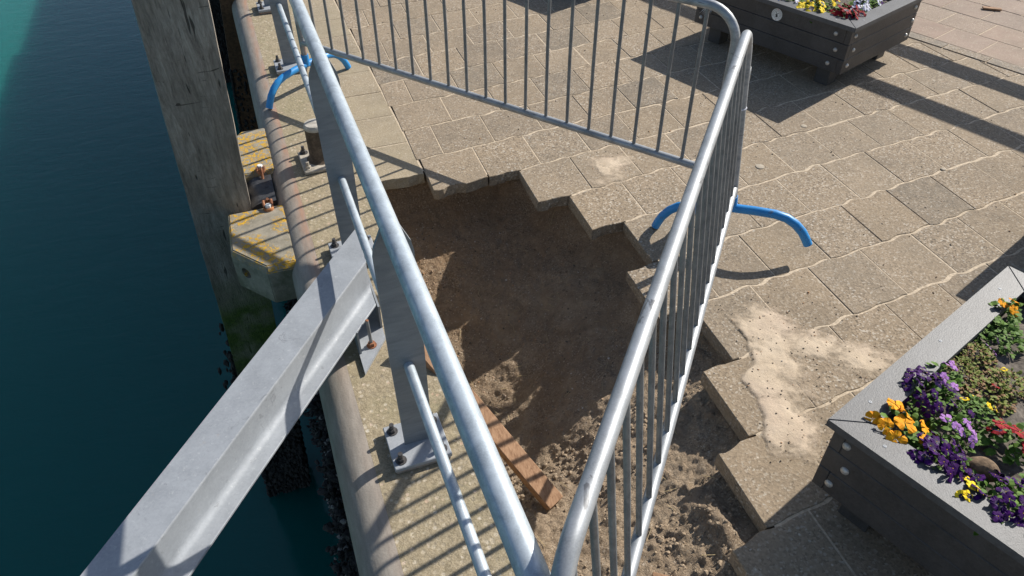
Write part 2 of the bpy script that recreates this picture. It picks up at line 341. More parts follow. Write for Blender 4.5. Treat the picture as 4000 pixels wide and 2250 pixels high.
class MB:
    def __init__(s): s.v = []; s.f = []; s.m = []
    def add(s, v, f, mi=0):
        b = len(s.v); s.v += [tuple(x) for x in v]; s.f += [tuple(i+b for i in q) for q in f]; s.m += [mi]*len(f); return s
    def box(s, c, size, M3=None, bev=0., mi=0):
        """box with chamfered top/bottom/side edges; c centre, size full, M3 rotation matrix"""
        hx, hy, hz = (x/2 for x in size); M3 = M3 or Matrix.Identity(3); c = Vector(c); b = bev
        if b <= 0:
            v = [c+M3@Vector((x*hx, y*hy, z*hz)) for z in (-1, 1) for x, y in ((-1, -1), (1, -1), (1, 1), (-1, 1))]
            return s.add(v, [(3, 2, 1, 0), (4, 5, 6, 7)]+[(i, (i+1) % 4, 4+(i+1) % 4, 4+i) for i in range(4)], mi)
        ring = lambda ax, ay, z, cc: [(-ax+cc, -ay, z), (ax-cc, -ay, z), (ax, -ay+cc, z), (ax, ay-cc, z), (ax-cc, ay, z), (-ax+cc, ay, z), (-ax, ay-cc, z), (-ax, -ay+cc, z)]
        v = []
        for ax, ay, z in ((hx-b, hy-b, -hz), (hx, hy, -hz+b), (hx, hy, hz-b), (hx-b, hy-b, hz)): v += ring(ax, ay, z, b*.8)
        f = [tuple(range(7, -1, -1)), tuple(range(24, 32))]
        for k in range(3): f += [(8*k+i, 8*k+(i+1) % 8, 8*k+8+(i+1) % 8, 8*k+8+i) for i in range(8)]
        return s.add([c+M3@Vector(q) for q in v], f, mi)
    def tube(s, pts, r, n=14, caps=True, mi=0):
        pts = [Vector(p) for p in pts]; rs = r if isinstance(r, (list, tuple)) else [r]*len(pts)
        t0 = (pts[1]-pts[0]).normalized(); a = t0.orthogonal().normalized(); v = []
        for k, p in enumerate(pts):
            t = (pts[min(k+1, len(pts)-1)]-pts[max(k-1, 0)]).normalized()
            a = (a-t*a.dot(t)).normalized(); b = t.cross(a)
            v += [p+(a*math.cos(2*math.pi*i/n)+b*math.sin(2*math.pi*i/n))*rs[k] for i in range(n)]
        f = [(k*n+i, k*n+(i+1) % n, (k+1)*n+(i+1) % n, (k+1)*n+i) for k in range(len(pts)-1) for i in range(n)]
        if caps: f += [tuple(range(n-1, -1, -1)), tuple(range((len(pts)-1)*n, len(pts)*n))]
        return s.add(v, f, mi)
    def lathe(s, prof, c, n=20, axis=None, mi=0):
        c = Vector(c); Q = axis.normalized().to_track_quat('Z', 'Y').to_matrix() if axis is not None else Matrix.Identity(3); v = []
        for r, z in prof: v += [c+Q@Vector((r*math.cos(2*math.pi*i/n), r*math.sin(2*math.pi*i/n), z)) for i in range(n)]
        f = [(k*n+i, k*n+(i+1) % n, (k+1)*n+(i+1) % n, (k+1)*n+i) for k in range(len(prof)-1) for i in range(n)]
        f += [tuple(range(n-1, -1, -1)), tuple(range((len(prof)-1)*n, len(prof)*n))]
        return s.add(v, f, mi)
    def prism(s, poly, a, b, mi=0):
        """poly: list of 3D points (one end), a->b offset vector"""
        n = len(poly); d = Vector(b)-Vector(a)
        v = [Vector(p) for p in poly]+[Vector(p)+d for p in poly]
        return s.add(v, [tuple(range(n-1, -1, -1)), tuple(range(n, 2*n))]+[(i, (i+1) % n, n+(i+1) % n, n+i) for i in range(n)], mi)
    def build(s, name, m, parent=None, smooth=False, off=None, mats=None):
        o = link(name, s.v, s.f, m, parent, False, mats, s.m if mats else None, off)
        me = o.data
        bm = bmesh.new(); bm.from_mesh(me); bmesh.ops.recalc_face_normals(bm, faces=bm.faces); bm.to_mesh(me); bm.free()
        if smooth:
            me.polygons.foreach_set('use_smooth', [True]*len(me.polygons)); me.set_sharp_from_angle(angle=R(38))
        return o
def arc(c, r, a0, a1, n, ux, uy):
    return [Vector(c)+Vector(ux)*(r*math.cos(a0+(a1-a0)*k/n))+Vector(uy)*(r*math.sin(a0+(a1-a0)*k/n)) for k in range(n+1)]
def copy_tree(o, parent=None):
    c = o.copy(); C.objects.link(c); c.parent = parent
    for ch in list(o.children): copy_tree(ch, c)
    return c
def vnoise(x, y, seed=0):
    """smooth value noise on numpy arrays"""
    xi = np.floor(x).astype(np.int64); yi = np.floor(y).astype(np.int64); fx = x-xi; fy = y-yi
    fx = fx*fx*(3-2*fx); fy = fy*fy*(3-2*fy)
    def h(i, j):
        n = (i*374761393+j*668265263+seed*974634777) & 0x7fffffff
        n = ((n ^ (n >> 13))*1274126177) & 0x7fffffff
        return ((n ^ (n >> 16)) & 0xffff)/65535.
    return (h(xi, yi)*(1-fx)+h(xi+1, yi)*fx)*(1-fy)+(h(xi, yi+1)*(1-fx)+h(xi+1, yi+1)*fx)*fy
def fbm(x, y, s, oct=4, seed=0):
    a = 0; amp = 1.; tot = 0
    for k in range(oct): a = a+amp*(vnoise(x*s, y*s, seed+k)-.5); tot += amp; amp *= .5; s *= 2.03
    return a/tot*2
def grid_faces(nx, ny, keep=None):
    f = []
    for j in range(ny-1):
        for i in range(nx-1):
            if keep is None or keep[j, i]: f.append((j*nx+i, j*nx+i+1, (j+1)*nx+i+1, (j+1)*nx+i))
    return f

# ================================================================= SETTING
WZ = -3.5
structure(link('water', [(-150, -60, WZ), (-.1, -60, WZ), (-.1, 200, WZ), (-150, 200, WZ)], [(0, 1, 2, 3)], M['water']))
# quay wall below the coping
CR = .51      # landward edge of the coping
qw = MB(); qw.prism([(-.04, -8, -.14), (CR-.03, -8, -.14), (CR-.03, -8, -6), (-.04, -8, -6)], (0, 0, 0), (0, 38, 0)); tag(qw.build('quay_wall', M['wall']), 'dark wet quay wall face below the coping down to the water', 'wall')
# coping: aggregate beam + rounded edging
cp = thing('coping', 'long exposed-aggregate concrete coping with rounded seaward edge along the quay', 'coping', (.2, 3, 0))
b = MB(); b.prism([(.097, -3, 0), (CR, -3, 0), (CR, -3, -.42), (.097, -3, -.14)], (0, 0, 0), (0, 21, 0)); b.build('aggregate_slab', M['coping'], cp, off=(.2, 3, 0))
prof = [(.0965, -.14), (.0965, .001)]+[(.075-.135*math.sin(t), .001-.135*(1-math.cos(t))) for t in np.linspace(0, math.pi/2, 9)]+[(-.06, -.17), (.0, -.2)]
ys = [-3+.25*k for k in range(85)]; v = []; f = []; n = len(prof)
for y in ys: v += [(x+.0025*math.sin(y*3.1)*(x < .07), y, z+.0015*math.sin(y*5+x*9)) for x, z in prof]
for k in range(len(ys)-1): f += [(k*n+i, k*n+(i+1) % n, (k+1)*n+(i+1) % n, (k+1)*n+i) for i in range(n)]
b = MB(); b.add(v, f); b.build('rounded_edging', M['bull'], cp, True, off=(.2, 3, 0))

# ---------------- pavement
PX, PY, X0, Y0, SL = .3835, .401, .905, 1.555, .08
rowph = {k: random.random()*6.28 for k in range(-8, 40)}
def wave(k, x): return Y0+PY*k+SL*(x-2.2)-.0065*math.sin(2*math.pi*(x-X0)/(PX/2))*(1+.6*math.sin(x*5.3+rowph[k]*3))+.009*(noise.noise(Vector((x*9, k*3.7, 1.3)))+.5*noise.noise(Vector((x*27, k*5.1, 7.3))))+.006*math.sin(x*3.1+rowph[k])+.0035*math.sin(x*23+rowph[k]*2)+.002*math.sin(x*47+rowph[k]*5)
KP = Vector((5.48, 4.84)); KA = Vector((.322, -.947)).normalized(); KB = Vector((.947, .322)).normalized()
def clip(poly, p, n):
    out = []
    for i in range(len(poly)):
        a = Vector(poly[i]); c = Vector(poly[(i+1) % len(poly)]); da = (a-p).dot(n); dc = (c-p).dot(n)
        if da <= 0: out.append(a)
        if (da < 0 < dc) or (dc < 0 < da): out.append(a+(c-a)*(da/(da-dc)))
    return out
def paver(poly, m, parent, name='paver', th=.075, z=0., chip=0., bev=.003):
    """one slab: slightly rounded top edge, uneven lower edge"""
    n = len(poly); c = sum((Vector(p) for p in poly), Vector((0, 0)))/n
    tilt = (random.uniform(-.004, .004), random.uniform(-.004, .004)); z += random.uniform(-.0018, .0018)
    ring = lambda s, dz, j=0.: [((p[0]-c.x)*s+random.uniform(-j, j), (p[1]-c.y)*s+random.uniform(-j, j), dz+tilt[0]*(p[0]-c.x)+tilt[1]*(p[1]-c.y)) for p in poly]
    s = 1-bev*2/.38
    v = ring(s, 0)+ring(1, -bev)+ring(1-.004, -th*.5, chip)+ring(1-.012, -th, chip*1.5)
    f = [tuple(range(n))]+[(k*n+n+i, k*n+n+(i+1) % n, k*n+(i+1) % n, k*n+i) for k in range(3) for i in range(n)]+[tuple(range(4*n-1, 3*n-1, -1))]
    o = link(name, v, f, m, parent); o.location = (c.x, c.y, z); return o
pav = structure(bpy.data.objects.new('pavement', None)); C.objects.link(pav); pav['label'] = 'grey-brown wavy-edged concrete paving on the quay'
HOLE = {5: 1, 4: 2, 3: 2, 2: 2, 1: 2, 0: 2, -1: 1, -2: 1, -3: 0, -4: 0}    # first paver column still in place, row by row
for k in range(-4, 17):
    off = X0+(0 if k % 2 == 0 else PX/2); c0 = 0 if k % 2 == 0 else -1
    for c in range(c0, 17):
        if k in HOLE and c < HOLE[k]: continue
        xa, xb = off+PX*c+random.uniform(.0015, .0045), off+PX*(c+1)-random.uniform(.0015, .0045)
        if c == -1: xa = .902
        sk = .04
        xs = np.linspace(xa, xb, 13 if c >= 0 else 7); jl, jh = random.uniform(.003, .007), random.uniform(.003, .007); ym = Y0+PY*(k+.5)
        lo = [(x, wave(k, x)+jl) for x in xs]; hi = [(x, wave(k+1, x)-jh) for x in xs]
        poly = [(x+sk*(y-ym-SL*(x-2.2)), y) for x, y in lo]+[(x+sk*(y-ym-SL*(x-2.2)), y) for x, y in reversed(hi)]
        poly = clip(poly, KP+KB*-.012, KB)
        if len(poly) < 3: continue
        cx = sum(p[0] for p in poly)/len(poly); cy = sum(p[1] for p in poly)/len(poly)
        if cx > 2.0+cy*1.25+1.2 or cy < .2: continue
        edge = k in HOLE and c <= HOLE[k]+1 or k == 6 and c < 2
        paver(poly, M['paver'], pav, chip=.004 if edge else 0)
ty = [4.085, 4.51, 4.929, 5.326, 5.738, 6.13, 6.525, 6.935, 7.325, 7.72, 8.12, 8.52]
for a, c in zip(ty[:-1], ty[1:]):
    if a == 4.085:
        lo = [(x, a+.004*math.sin(x*31)+random.uniform(-.004, .004)-.012*(x-.5)/.4) for x in np.linspace(.514, .895, 12)]
    else: lo = [(.514, a+.004), (.895, a+.004)]
    paver(lo+[(.895, c-.003), (.514, c-.003)], M['tan'], pav, 'paver', chip=.005 if a == 4.085 else 0)
# kerb stones and the pink paving beyond
kp = structure(bpy.data.objects.new('kerb', None)); C.objects.link(kp); kp['label'] = 'thin grey kerb strip between brown and pink paving'
for i in range(-12, 12):
    a0 = .03+.372*i; p = [KP+KA*(a0+.004)+KB*.004, KP+KA*(a0+.368)+KB*.004, KP+KA*(a0+.368)+KB*.122, KP+KA*(a0+.004)+KB*.122]
    cx = sum((q for q in p), Vector((0, 0)))/4
    if 1.5 < cx.y < 8.5: paver([tuple(q) for q in p], M['kerb'], kp, 'kerb_stone', .12, .004)
fp = structure(bpy.data.objects.new('footpath', None)); C.objects.link(fp); fp['label'] = 'pinkish square paving beyond the kerb strip'
for r in range(5):
    for i in range(-7, 8):
        a0 = .259+.379*i+(.185 if r % 2 else 0)+.02*r; b0 = .14+.386*r
        p = [KP+KA*(a0+.003)+KB*(b0+.004), KP+KA*(a0+.376)+KB*(b0+.004), KP+KA*(a0+.376)+KB*(b0+.382), KP+KA*(a0+.003)+KB*(b0+.382)]
        cx = sum((q for q in p), Vector((0, 0)))/4
        if 3.2 < cx.y < 7.4: paver([tuple(q) for q in p], M['pink'], fp, 'paver', .06, 0)
# joint sand (a sheet just below the paver tops, cut back from the hole) and ground further out
v = []; f = []
def quad(x0, x1, k0, k1, xe=None):
    b_ = len(v); v.extend([(x0, Y0+PY*k0+SL*(x0-2.2), -.0028), (x1, Y0+PY*k0+SL*(x1-2.2), -.0028), (x1, Y0+PY*k1+SL*(x1-2.2), -.0028), (x0, Y0+PY*k1+SL*(x0-2.2), -.0028)]); f.append((b_, b_+1, b_+2, b_+3))
for k in range(-4, 6):
    off = X0+(0 if k % 2 == 0 else PX/2); xs = [off+PX*HOLE[k]]
    for kk in (k-1, k+1):
        if kk in HOLE: xs.append(X0+(0 if kk % 2 == 0 else PX/2)+PX*HOLE[kk])
        elif kk == -5: xs.append(.9)
        else: xs.append(.5)
    own = xs[0]+.03
    quad(own, 9, k+.08, k+.92)
    quad(max(xs[0], xs[1])+.03, 9, k-.08, k+.08)
quad(max(X0+PX*1.5, X0)+.03, 9, 5.92, 6.08)
quad(.905, 9, 6.08, 20); quad(.55, .92, 6.62, 20)
jo = structure(link('joint_sand', v, f, M['joint']))
gv = []; gf = []
for x0, x1, y0, y1 in ((.5, 60, 4.7, 80), (2.7, 60, -.6, 4.7), (.5, 60, -40, -.6)):
    b_ = len(gv); gv += [(x0, y0, -.09), (x1, y0, -.09), (x1, y1, -.09), (x0, y1, -.09)]; gf.append((b_, b_+1, b_+2, b_+3))
structure(link('ground', gv, gf, M['joint']))

# ---------------- the washed-out hole: one sand surface under and between the pavers
SP = np.array([(.45, 4.17), (.8, 4.16), (1.05, 4.06), (1.40, 4.02), (1.58, 3.82), (1.67, 3.57), (1.79, 3.37), (1.89, 3.12), (1.95, 2.85), (1.80, 2.66), (1.80, 2.42), (1.93, 2.2), (1.90, 1.97), (1.77, 1.85), (1.72, 1.6), (1.58, 1.46), (1.50, 1.2), (1.36, 1.1), (1.30, .9), (1.15, .7), (1.0, .45), (.45, .2)])
def poly_dist(x, y):
    ins = np.zeros(x.shape, bool); d = np.full(x.shape, 9.)
    n = len(SP)
    for i in range(n):
        a = SP[i]; c = SP[(i+1) % n]
        cond = ((a[1] > y) != (c[1] > y)) & (x < (c[0]-a[0])*(y-a[1])/(c[1]-a[1]+1e-12)+a[0]); ins ^= cond
        if i == n-1: continue       # the coping side is a wall, not a slope
        t = np.clip(((x-a[0])*(c[0]-a[0])+(y-a[1])*(c[1]-a[1]))/((c[0]-a[0])**2+(c[1]-a[1])**2), 0, 1)
        d = np.minimum(d, np.hypot(x-a[0]-t*(c[0]-a[0]), y-a[1]-t*(c[1]-a[1])))
    return np.where(ins, d, -d)
DP = np.array([(.85, 3.61, .5), (.75, 3.5, .56), (.915, 3.71, .43), (.715, 3.70, .43), (1.04, 2.9, .63), (.98, 2.76, .67), (.87, 2.65, .72), (.835, 3.2, .66), (.9, 2.16, .6), (1.22, 2.11, .38), (1.53, 2.14, .25), (.83, 1.72, .38),
    (.65, 2.6, .74), (1.35, 2.6, .47), (1.35, 3.0, .52), (1.6, 2.8, .40), (1.25, 3.5, .46), (1.5, 3.4, .40), (.6, 3.25, .65), (.6, 3.9, .36), (1.2, 3.85, .38), (1.2, 1.65, .24), (.9, 1.2, .21), (1.3, 1.2, .15), (.65, 1.3, .23), (.6, 1.75, .38), (.6, 2.1, .58), (1.5, 1.7, .19), (1.7, 2.6, .33), (1.8, 2.2, .2), (.8, .7, .14), (1.1, .8, .12), (.6, .3, .1), (1.75, 3.1, .35), (.6, 4.1, .3), (1.3, 4.1, .3)])
def tps(r): return np.where(r > 1e-9, r*r*np.log(np.maximum(r, 1e-9)), 0.)
_n = len(DP); _A = np.zeros((_n+3, _n+3)); _A[:_n, :_n] = tps(np.hypot(DP[:, None, 0]-DP[None, :, 0], DP[:, None, 1]-DP[None, :, 1]))+np.eye(_n)*.01
_A[:_n, _n] = 1; _A[:_n, _n+1:] = DP[:, :2]; _A[_n, :_n] = 1; _A[_n+1:, :_n] = DP[:, :2].T
_w = np.linalg.solve(_A, np.r_[DP[:, 2], 0, 0, 0])
def rbf(x, y):
    o = _w[_n]+_w[_n+1]*x+_w[_n+2]*y
    for k in range(_n): o = o+_w[k]*tps(np.hypot(x-DP[k, 0], y-DP[k, 1]))
    return np.clip(o, .1, .85)
def sand_z(x, y, fine=True):
    d = poly_dist(x, y)+.035*fbm(x, y, 4, 3, 5)
    D = np.maximum(rbf(x, y)-.088, .02)
    L = np.interp(y, [1.0, 1.6, 2.2, 3.0, 4.2], [.09, .09, .075, .06, .045])
    dd = np.maximum(d, 0)
    z = -.088-D*(1-np.exp(-dd/L))
    z = np.where(d < 0, -.085, z)
    z = z+.05*np.exp(-(((x-1.36)/.06)**2+((y-1.25)/.16)**2))
    inside = np.clip(d/.05, 0, 1)
    z = z+inside*(.028*fbm(x, y, 3, 4, 1)+.015*fbm(x, y, 17, 3, 2))
    if fine:
        rough_ = np.interp(y, [0, 1.9, 2.5, 4], [1., 1., .25, .25])
        cl = np.maximum(0, vnoise(x*55, y*55, 31)-.55)*vnoise(x*9, y*9, 7)
        z = z+inside*rough_*(.05*cl+.012*fbm(x, y, 42, 3, 3))+inside*.004*fbm(x, y, 60, 2, 9)
    return z
gx = np.arange(.47, 2.71, .0095); gy = np.arange(-.61, 4.72, .0095); GX, GY = np.meshgrid(gx, gy); GZ = sand_z(GX, GY)
sandv = np.stack([GX, GY, GZ], -1).reshape(-1, 3)
me = bpy.data.meshes.new('sand_hollow'); nx, ny = len(gx), len(gy)
I = (np.arange(ny-1)[:, None]*nx+np.arange(nx-1)[None]).ravel(); F = np.stack([I, I+1, I+nx+1, I+nx], 1)
me.vertices.add(len(sandv)); me.vertices.foreach_set('co', sandv.ravel()); me.loops.add(F.size); me.loops.foreach_set('vertex_index', F.ravel())
me.polygons.add(len(F)); me.polygons.foreach_set('loop_start', np.arange(0, F.size, 4)); me.polygons.foreach_set('loop_total', np.full(len(F), 4)); me.update(); me.validate()
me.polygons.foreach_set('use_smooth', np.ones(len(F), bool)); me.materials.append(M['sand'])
o = bpy.data.objects.new('sand_hollow', me); C.objects.link(o); structure(o); o['label'] = 'sandy floor and walls of the washed-out hole under the paving'
def sz(x, y): return float(sand_z(np.array([[x]]), np.array([[y]]))[0, 0])

def blob(mb, c, r, seed, sq=(1, 1, .7), mi=0):
    """12-vertex rough stone"""
    t = (1+5**.5)/2
    vs = [(-1, t, 0), (1, t, 0), (-1, -t, 0), (1, -t, 0), (0, -1, t), (0, 1, t), (0, -1, -t), (0, 1, -t), (t, 0, -1), (t, 0, 1), (-t, 0, -1), (-t, 0, 1)]
    fs = [(0, 11, 5), (0, 5, 1), (0, 1, 7), (0, 7, 10), (0, 10, 11), (1, 5, 9), (5, 11, 4), (11, 10, 2), (10, 7, 6), (7, 1, 8), (3, 9, 4), (3, 4, 2), (3, 2, 6), (3, 6, 8), (3, 8, 9), (4, 9, 5), (2, 4, 11), (6, 2, 10), (8, 6, 7), (9, 8, 1)]
    rr = random.Random(seed); a = rr.random()*6.28; ca, sa = math.cos(a), math.sin(a); out = []
    for p in vs:
        k = r/1.9*rr.uniform(.7, 1.25); x, y, z = p[0]*k*sq[0], p[1]*k*sq[1], p[2]*k*sq[2]
        out.append((c[0]+x*ca-y*sa, c[1]+x*sa+y*ca, c[2]+z))
    mb.add(out, fs, mi)
# dry sand spilled on the pavers: low mounds whose rims dive below the paver tops
def mound(name, x0, x1, y0, y1, fn, step=.008, label=None):
    gx = np.arange(x0, x1, step); gy = np.arange(y0, y1, step); X, Y = np.meshgrid(gx, gy); Z = fn(X, Y)
    keep = (np.maximum.reduce([Z[:-1, :-1], Z[1:, :-1], Z[:-1, 1:], Z[1:, 1:]]) > -.003)
    o = link(name, list(zip(X.ravel(), Y.ravel(), Z.ravel())), grid_faces(len(gx), len(gy), keep), M['drysand'], smooth=True)
    return stuff(o)
def bl(X, Y, cx, cy, rx, ry, a=0.):
    c, s = math.cos(a), math.sin(a); u = (X-cx)*c+(Y-cy)*s; w = -(X-cx)*s+(Y-cy)*c
    return np.maximum(0, 1-np.sqrt((u/rx)**2+(w/ry)**2))
def fn_right(X, Y):
    X, Y = X+.05*fbm(X, Y, 6, 3, 41), Y+.05*fbm(X, Y, 6, 3, 42)
    h = np.maximum.reduce([bl(X, Y, 2.08, 2.08, .27, .21, .2), bl(X, Y, 1.96, 1.82, .33, .38, .4), bl(X, Y, 1.84, 1.55, .24, .30, .3), bl(X, Y, 2.28, 1.88, .17, .12), bl(X, Y, 2.42, 1.72, .22, .16, -.4), bl(X, Y, 2.14, 1.93, .2, .12)])
    z = .015*np.sqrt(h)+.004*fbm(X, Y, 9, 4, 3)*np.minimum(1, h*5)+.0018*fbm(X+Y*.5, Y, 30, 3, 8)-.0035-.006*(h <= 0)
    return z-.02*np.clip((poly_dist(X, Y)+.09)/.09, 0, 1)
def fn_mid(X, Y):
    X, Y = X+.06*fbm(X, Y, 8, 3, 43), Y+.06*fbm(X, Y, 8, 3, 44)
    h = np.maximum(bl(X, Y, 2.06, 3.77, .26, .19, .3), .9*bl(X, Y, 2.0, 3.58, .2, .14, .3))
    return .013*np.sqrt(h)+.005*fbm(X, Y, 10, 4, 13)*np.minimum(1, h*5)-.0042-.006*(h <= 0)
def fn_left(X, Y):
    h = np.maximum(bl(X, Y, 1.12, 6.05, .24, .5, .1), .7*bl(X, Y, 1.22, 5.5, .15, .3))
    return .006*np.sqrt(h)+.004*fbm(X, Y, 7, 4, 23)*np.minimum(1, h*5)-.0035-.006*(h <= 0)
def fn_tongue(X, Y):
    h = np.maximum(bl(X, Y, 1.48, 1.56, .16, .055, .25), .6*bl(X, Y, 1.58, 1.545, .1, .05))
    return -.09+.19*h+.01*fbm(X, Y, 20, 3, 4)
o = mound('spilled_sand', 1.5, 2.7, 1.2, 2.4, fn_right); o['label'] = 'pale dry sand spilled on pavers beside the planter'
o = mound('spilled_sand', 1.7, 2.4, 3.4, 4.0, fn_mid); o['label'] = 'small pale sand patch under the far barrier rail'
o = mound('spilled_sand', .92, 1.6, 5.2, 6.6, fn_left); o['label'] = 'faint sandy smear on pavers behind the far barrier'
pb = MB()
for i in range(520):
    x, y = random.uniform(1.55, 2.6), random.uniform(1.3, 2.35)
    z = float(fn_right(np.array([[x]]), np.array([[y]]))[0, 0])
    if z > -.004 and random.random() < .9 or random.random() < .12:
        blob(pb, (x, y, max(z, 0)+.001), random.choice((.002, .003, .004, .0028, .0045)), i)
for i in range(70):
    x, y = random.gauss(2.05, .09), random.gauss(3.72, .08); blob(pb, (x, y, .002), random.choice((.003, .004, .005)), i+900)
for i in range(420):
    x = random.uniform(.95, 5.2); y = random.uniform(1.2, 6.8)
    if poly_dist(np.array([x]), np.array([y]))[0] < -.12: blob(pb, (x, y, .002), random.choice((.003, .004, .0045, .006)), i+2000)
o = stuff(pb.build('pebble_scatter', M['pebble'])); o['label'] = 'small loose pebbles scattered on the pavers'
cl = MB(); 
for i in range(2600):
    y = random.uniform(.75, 2.3); x = random.uniform(.53, 1.8)
    if poly_dist(np.array([x]), np.array([y]))[0] > .02 and vnoise(np.array([x*4]), np.array([y*4]), 3)[0] > .35:
        r = random.choice((.003, .004, .004, .006, .008, .012) if y < 2.05 else (.0025, .003, .004)); blob(cl, (x, y, sz(x, y)+r*.2), r, i+5000, (1, 1, .8))
o = stuff(cl.build('sand_clods', M['clod'])); o['label'] = 'loose clods of sand on the hole floor'
gp = MB()
for i in range(1900):
    y = random.uniform(2.0, 3.95); x = random.uniform(.54, 1.7)
    if poly_dist(np.array([x]), np.array([y]))[0] > .06 and (x < .85 or random.random() < .35): blob(gp, (x, y, sz(x, y)+.001), random.choice((.003, .004, .005, .007)), i+9000)
o = stuff(gp.build('gravel_scatter', M['pebble'])); o['label'] = 'grit and small gravel on the hole floor'
st = MB()
for i in range(95):
    y = random.uniform(1.0, 3.6); x = random.uniform(.6, 1.6)
    if poly_dist(np.array([x]), np.array([y]))[0] < .05: continue
    a = random.random()*3.14; l = random.uniform(.02, .07); p = (x, y, sz(x, y)+.006); q = (x+l*math.cos(a), y+l*math.sin(a), sz(x+l*math.cos(a), y+l*math.sin(a))+.009)
    st.tube([p, q], .0013, 4)
o = stuff(st.build('straw_litter', M['straw'])); o['label'] = 'bits of dry straw lying in the hole'

# ================================================================= THINGS ON THE WATER SIDE
def pile(name, label, top, bot, w, m, zt, zb, seed, group=None, mussel=True):
    """square hewn timber: centre line from bot (at zb) to top (at zt)"""
    t = thing(name, label, 'pile', (bot[0], bot[1], zb), group)
    nz = 90; ring = []; k4 = 5; vs = []; rr = random.Random(seed)
    base = []
    for sx, sy, ex, ey in ((-1, -1, 1, 0), (1, -1, 0, 1), (1, 1, -1, 0), (-1, 1, 0, -1)):
        for i in range(k4): base.append((sx+ex*2*(i+.12)/k4*.999 if ex else sx, sy+ey*2*(i+.12)/k4 if ey else sy))
    base = [(x*.5*w, y*.5*w) for x, y in base]; n = len(base)
    for j in range(nz+1):
        u = j/nz; z = zb+(zt-zb)*u; c = (bot[0]+(top[0]-bot[0])*u, bot[1]+(top[1]-bot[1])*u)
        for x, y in base:
            p = Vector((x*6, y*6, z*1.3+seed)); q = Vector((x*20, y*20, z*5+seed*3))
            d = 1+.030*noise.noise(p)+.022*noise.noise(q)
            vs.append((c[0]+x*d, c[1]+y*d, z))
    f = [(j*n+i, j*n+(i+1) % n, (j+1)*n+(i+1) % n, (j+1)*n+i) for j in range(nz) for i in range(n)]+[tuple(range(nz*n, nz*n+n))]
    link('shaft', vs, f, m, t, True, off=(bot[0], bot[1], zb)).data.set_sharp_from_angle(angle=R(45))
    if mussel:
        mb = MB()
        for i in range(2300):
            z = rr.uniform(zb-.05, zb+1.9); u = (z-zb)/(zt-zb); side = rr.random(); a = rr.uniform(-1, 1)
            if rr.random() > np.interp(z, [zb, zb+1.2, zb+1.9], [1, .8, .05]): continue
            x, y = ((a, -1) if side < .55 else (-1, a) if side < .85 else (1, a)); h = w/2+rr.uniform(0, .022)
            blob(mb, (bot[0]+(top[0]-bot[0])*u+x*h, bot[1]+(top[1]-bot[1])*u+y*h, z), rr.choice((.014, .018, .024, .03)), i+seed*77, (.5, .8, 1.3))
        for i in range(380):     # shaggy weed on the seaward edge
            z = rr.gauss(zb+1.55, .3); u = (z-zb)/(zt-zb); h = w/2+abs(rr.gauss(0, .035))
            blob(mb, (bot[0]+(top[0]-bot[0])*u-h, bot[1]+(top[1]-bot[1])*u-w/2+rr.uniform(0, .14), z), rr.choice((.016, .024, .03)), i+seed*91, (.6, .7, 1.5))
        o = stuff(mb.build('mussels', M['oyster'], t, off=(bot[0], bot[1], zb))); o['label'] = 'black mussels and weed crusting the foot of the pile'
    return t
L_ = 5.9
pile('timber_pile', 'thick weathered timber pile with green algae and mussels low down', (-.383+.059*2.1, 4.12+.18-.12*2.1), (-.383-.059*3.7, 4.12+.18+.12*3.7), .352, M['pile'], 2.1, -3.7, 3)
pile('timber_pile', 'black mussel-covered timber pile farther along the quay edge', (-.25, 13.5), (-.50, 14.1), .38, M['pile'], 2.0, -3.7, 8)
b = MB(); t = thing('steel_pile', 'rust-brown steel fender post against the quay edge behind the concrete block', 'post', (-.18, 8.1, -3.7))
tp = Vector((-.02, 7.9, .35)); bt = Vector((-.38, 8.6, -3.7))
b.prism([bt+Vector((x, y, 0)) for x, y in ((-.1, -.11), (.12, -.11), (.12, .11), (-.1, .11))], bt, tp); b.build('shaft', M['rustpile'], t, off=(-.18, 8.1, -3.7))
b = MB(); rr = random.Random(5)
for i in range(900):
    u = rr.uniform(0, .72); p = bt+(tp-bt)*u; blob(b, (p.x+rr.choice((-.105, rr.uniform(-.1, .12))), p.y-.115, p.z), rr.choice((.01, .016, .024)), i, (.8, .6, 1))
o = stuff(b.build('mussels', M['oyster'], t, off=(-.18, 8.1, -3.7)))
# oysters hanging on the wall
b = MB(); rr = random.Random(21)
cent = [(rr.uniform(1.2, 6.5), rr.uniform(-3.3, -1.0), rr.uniform(.05, .17)) for _ in range(95)]
i = 0
for cy, cz, pr in cent:
    for k in range(26):
        i += 1; x = -.045-pr*rr.random()**.7; y = cy+rr.gauss(0, .10); z = cz+rr.gauss(0, .11); r = rr.choice((.018, .022, .028, .036))
        blob(b, (x, y, z), r, i+40000, (rr.uniform(.5, 1.1), 1.1, rr.uniform(.35, .8)))
        for q_ in range(4): blob(b, (x+rr.gauss(-.01, .012), y+rr.gauss(0, .025), z+rr.gauss(0, .025)), rr.uniform(.008, .018), i*7+q_+60000, (rr.uniform(.5, 1.2), 1.2, rr.uniform(.25, 1.)), 1 if rr.random() < .08 else 0)
o = stuff(b.build('oyster_crust', None, mats=[M['oyster'], M['shelledge']])); o['label'] = 'dark oysters and shells crusting the quay wall under the edge'; o['category'] = 'shells'
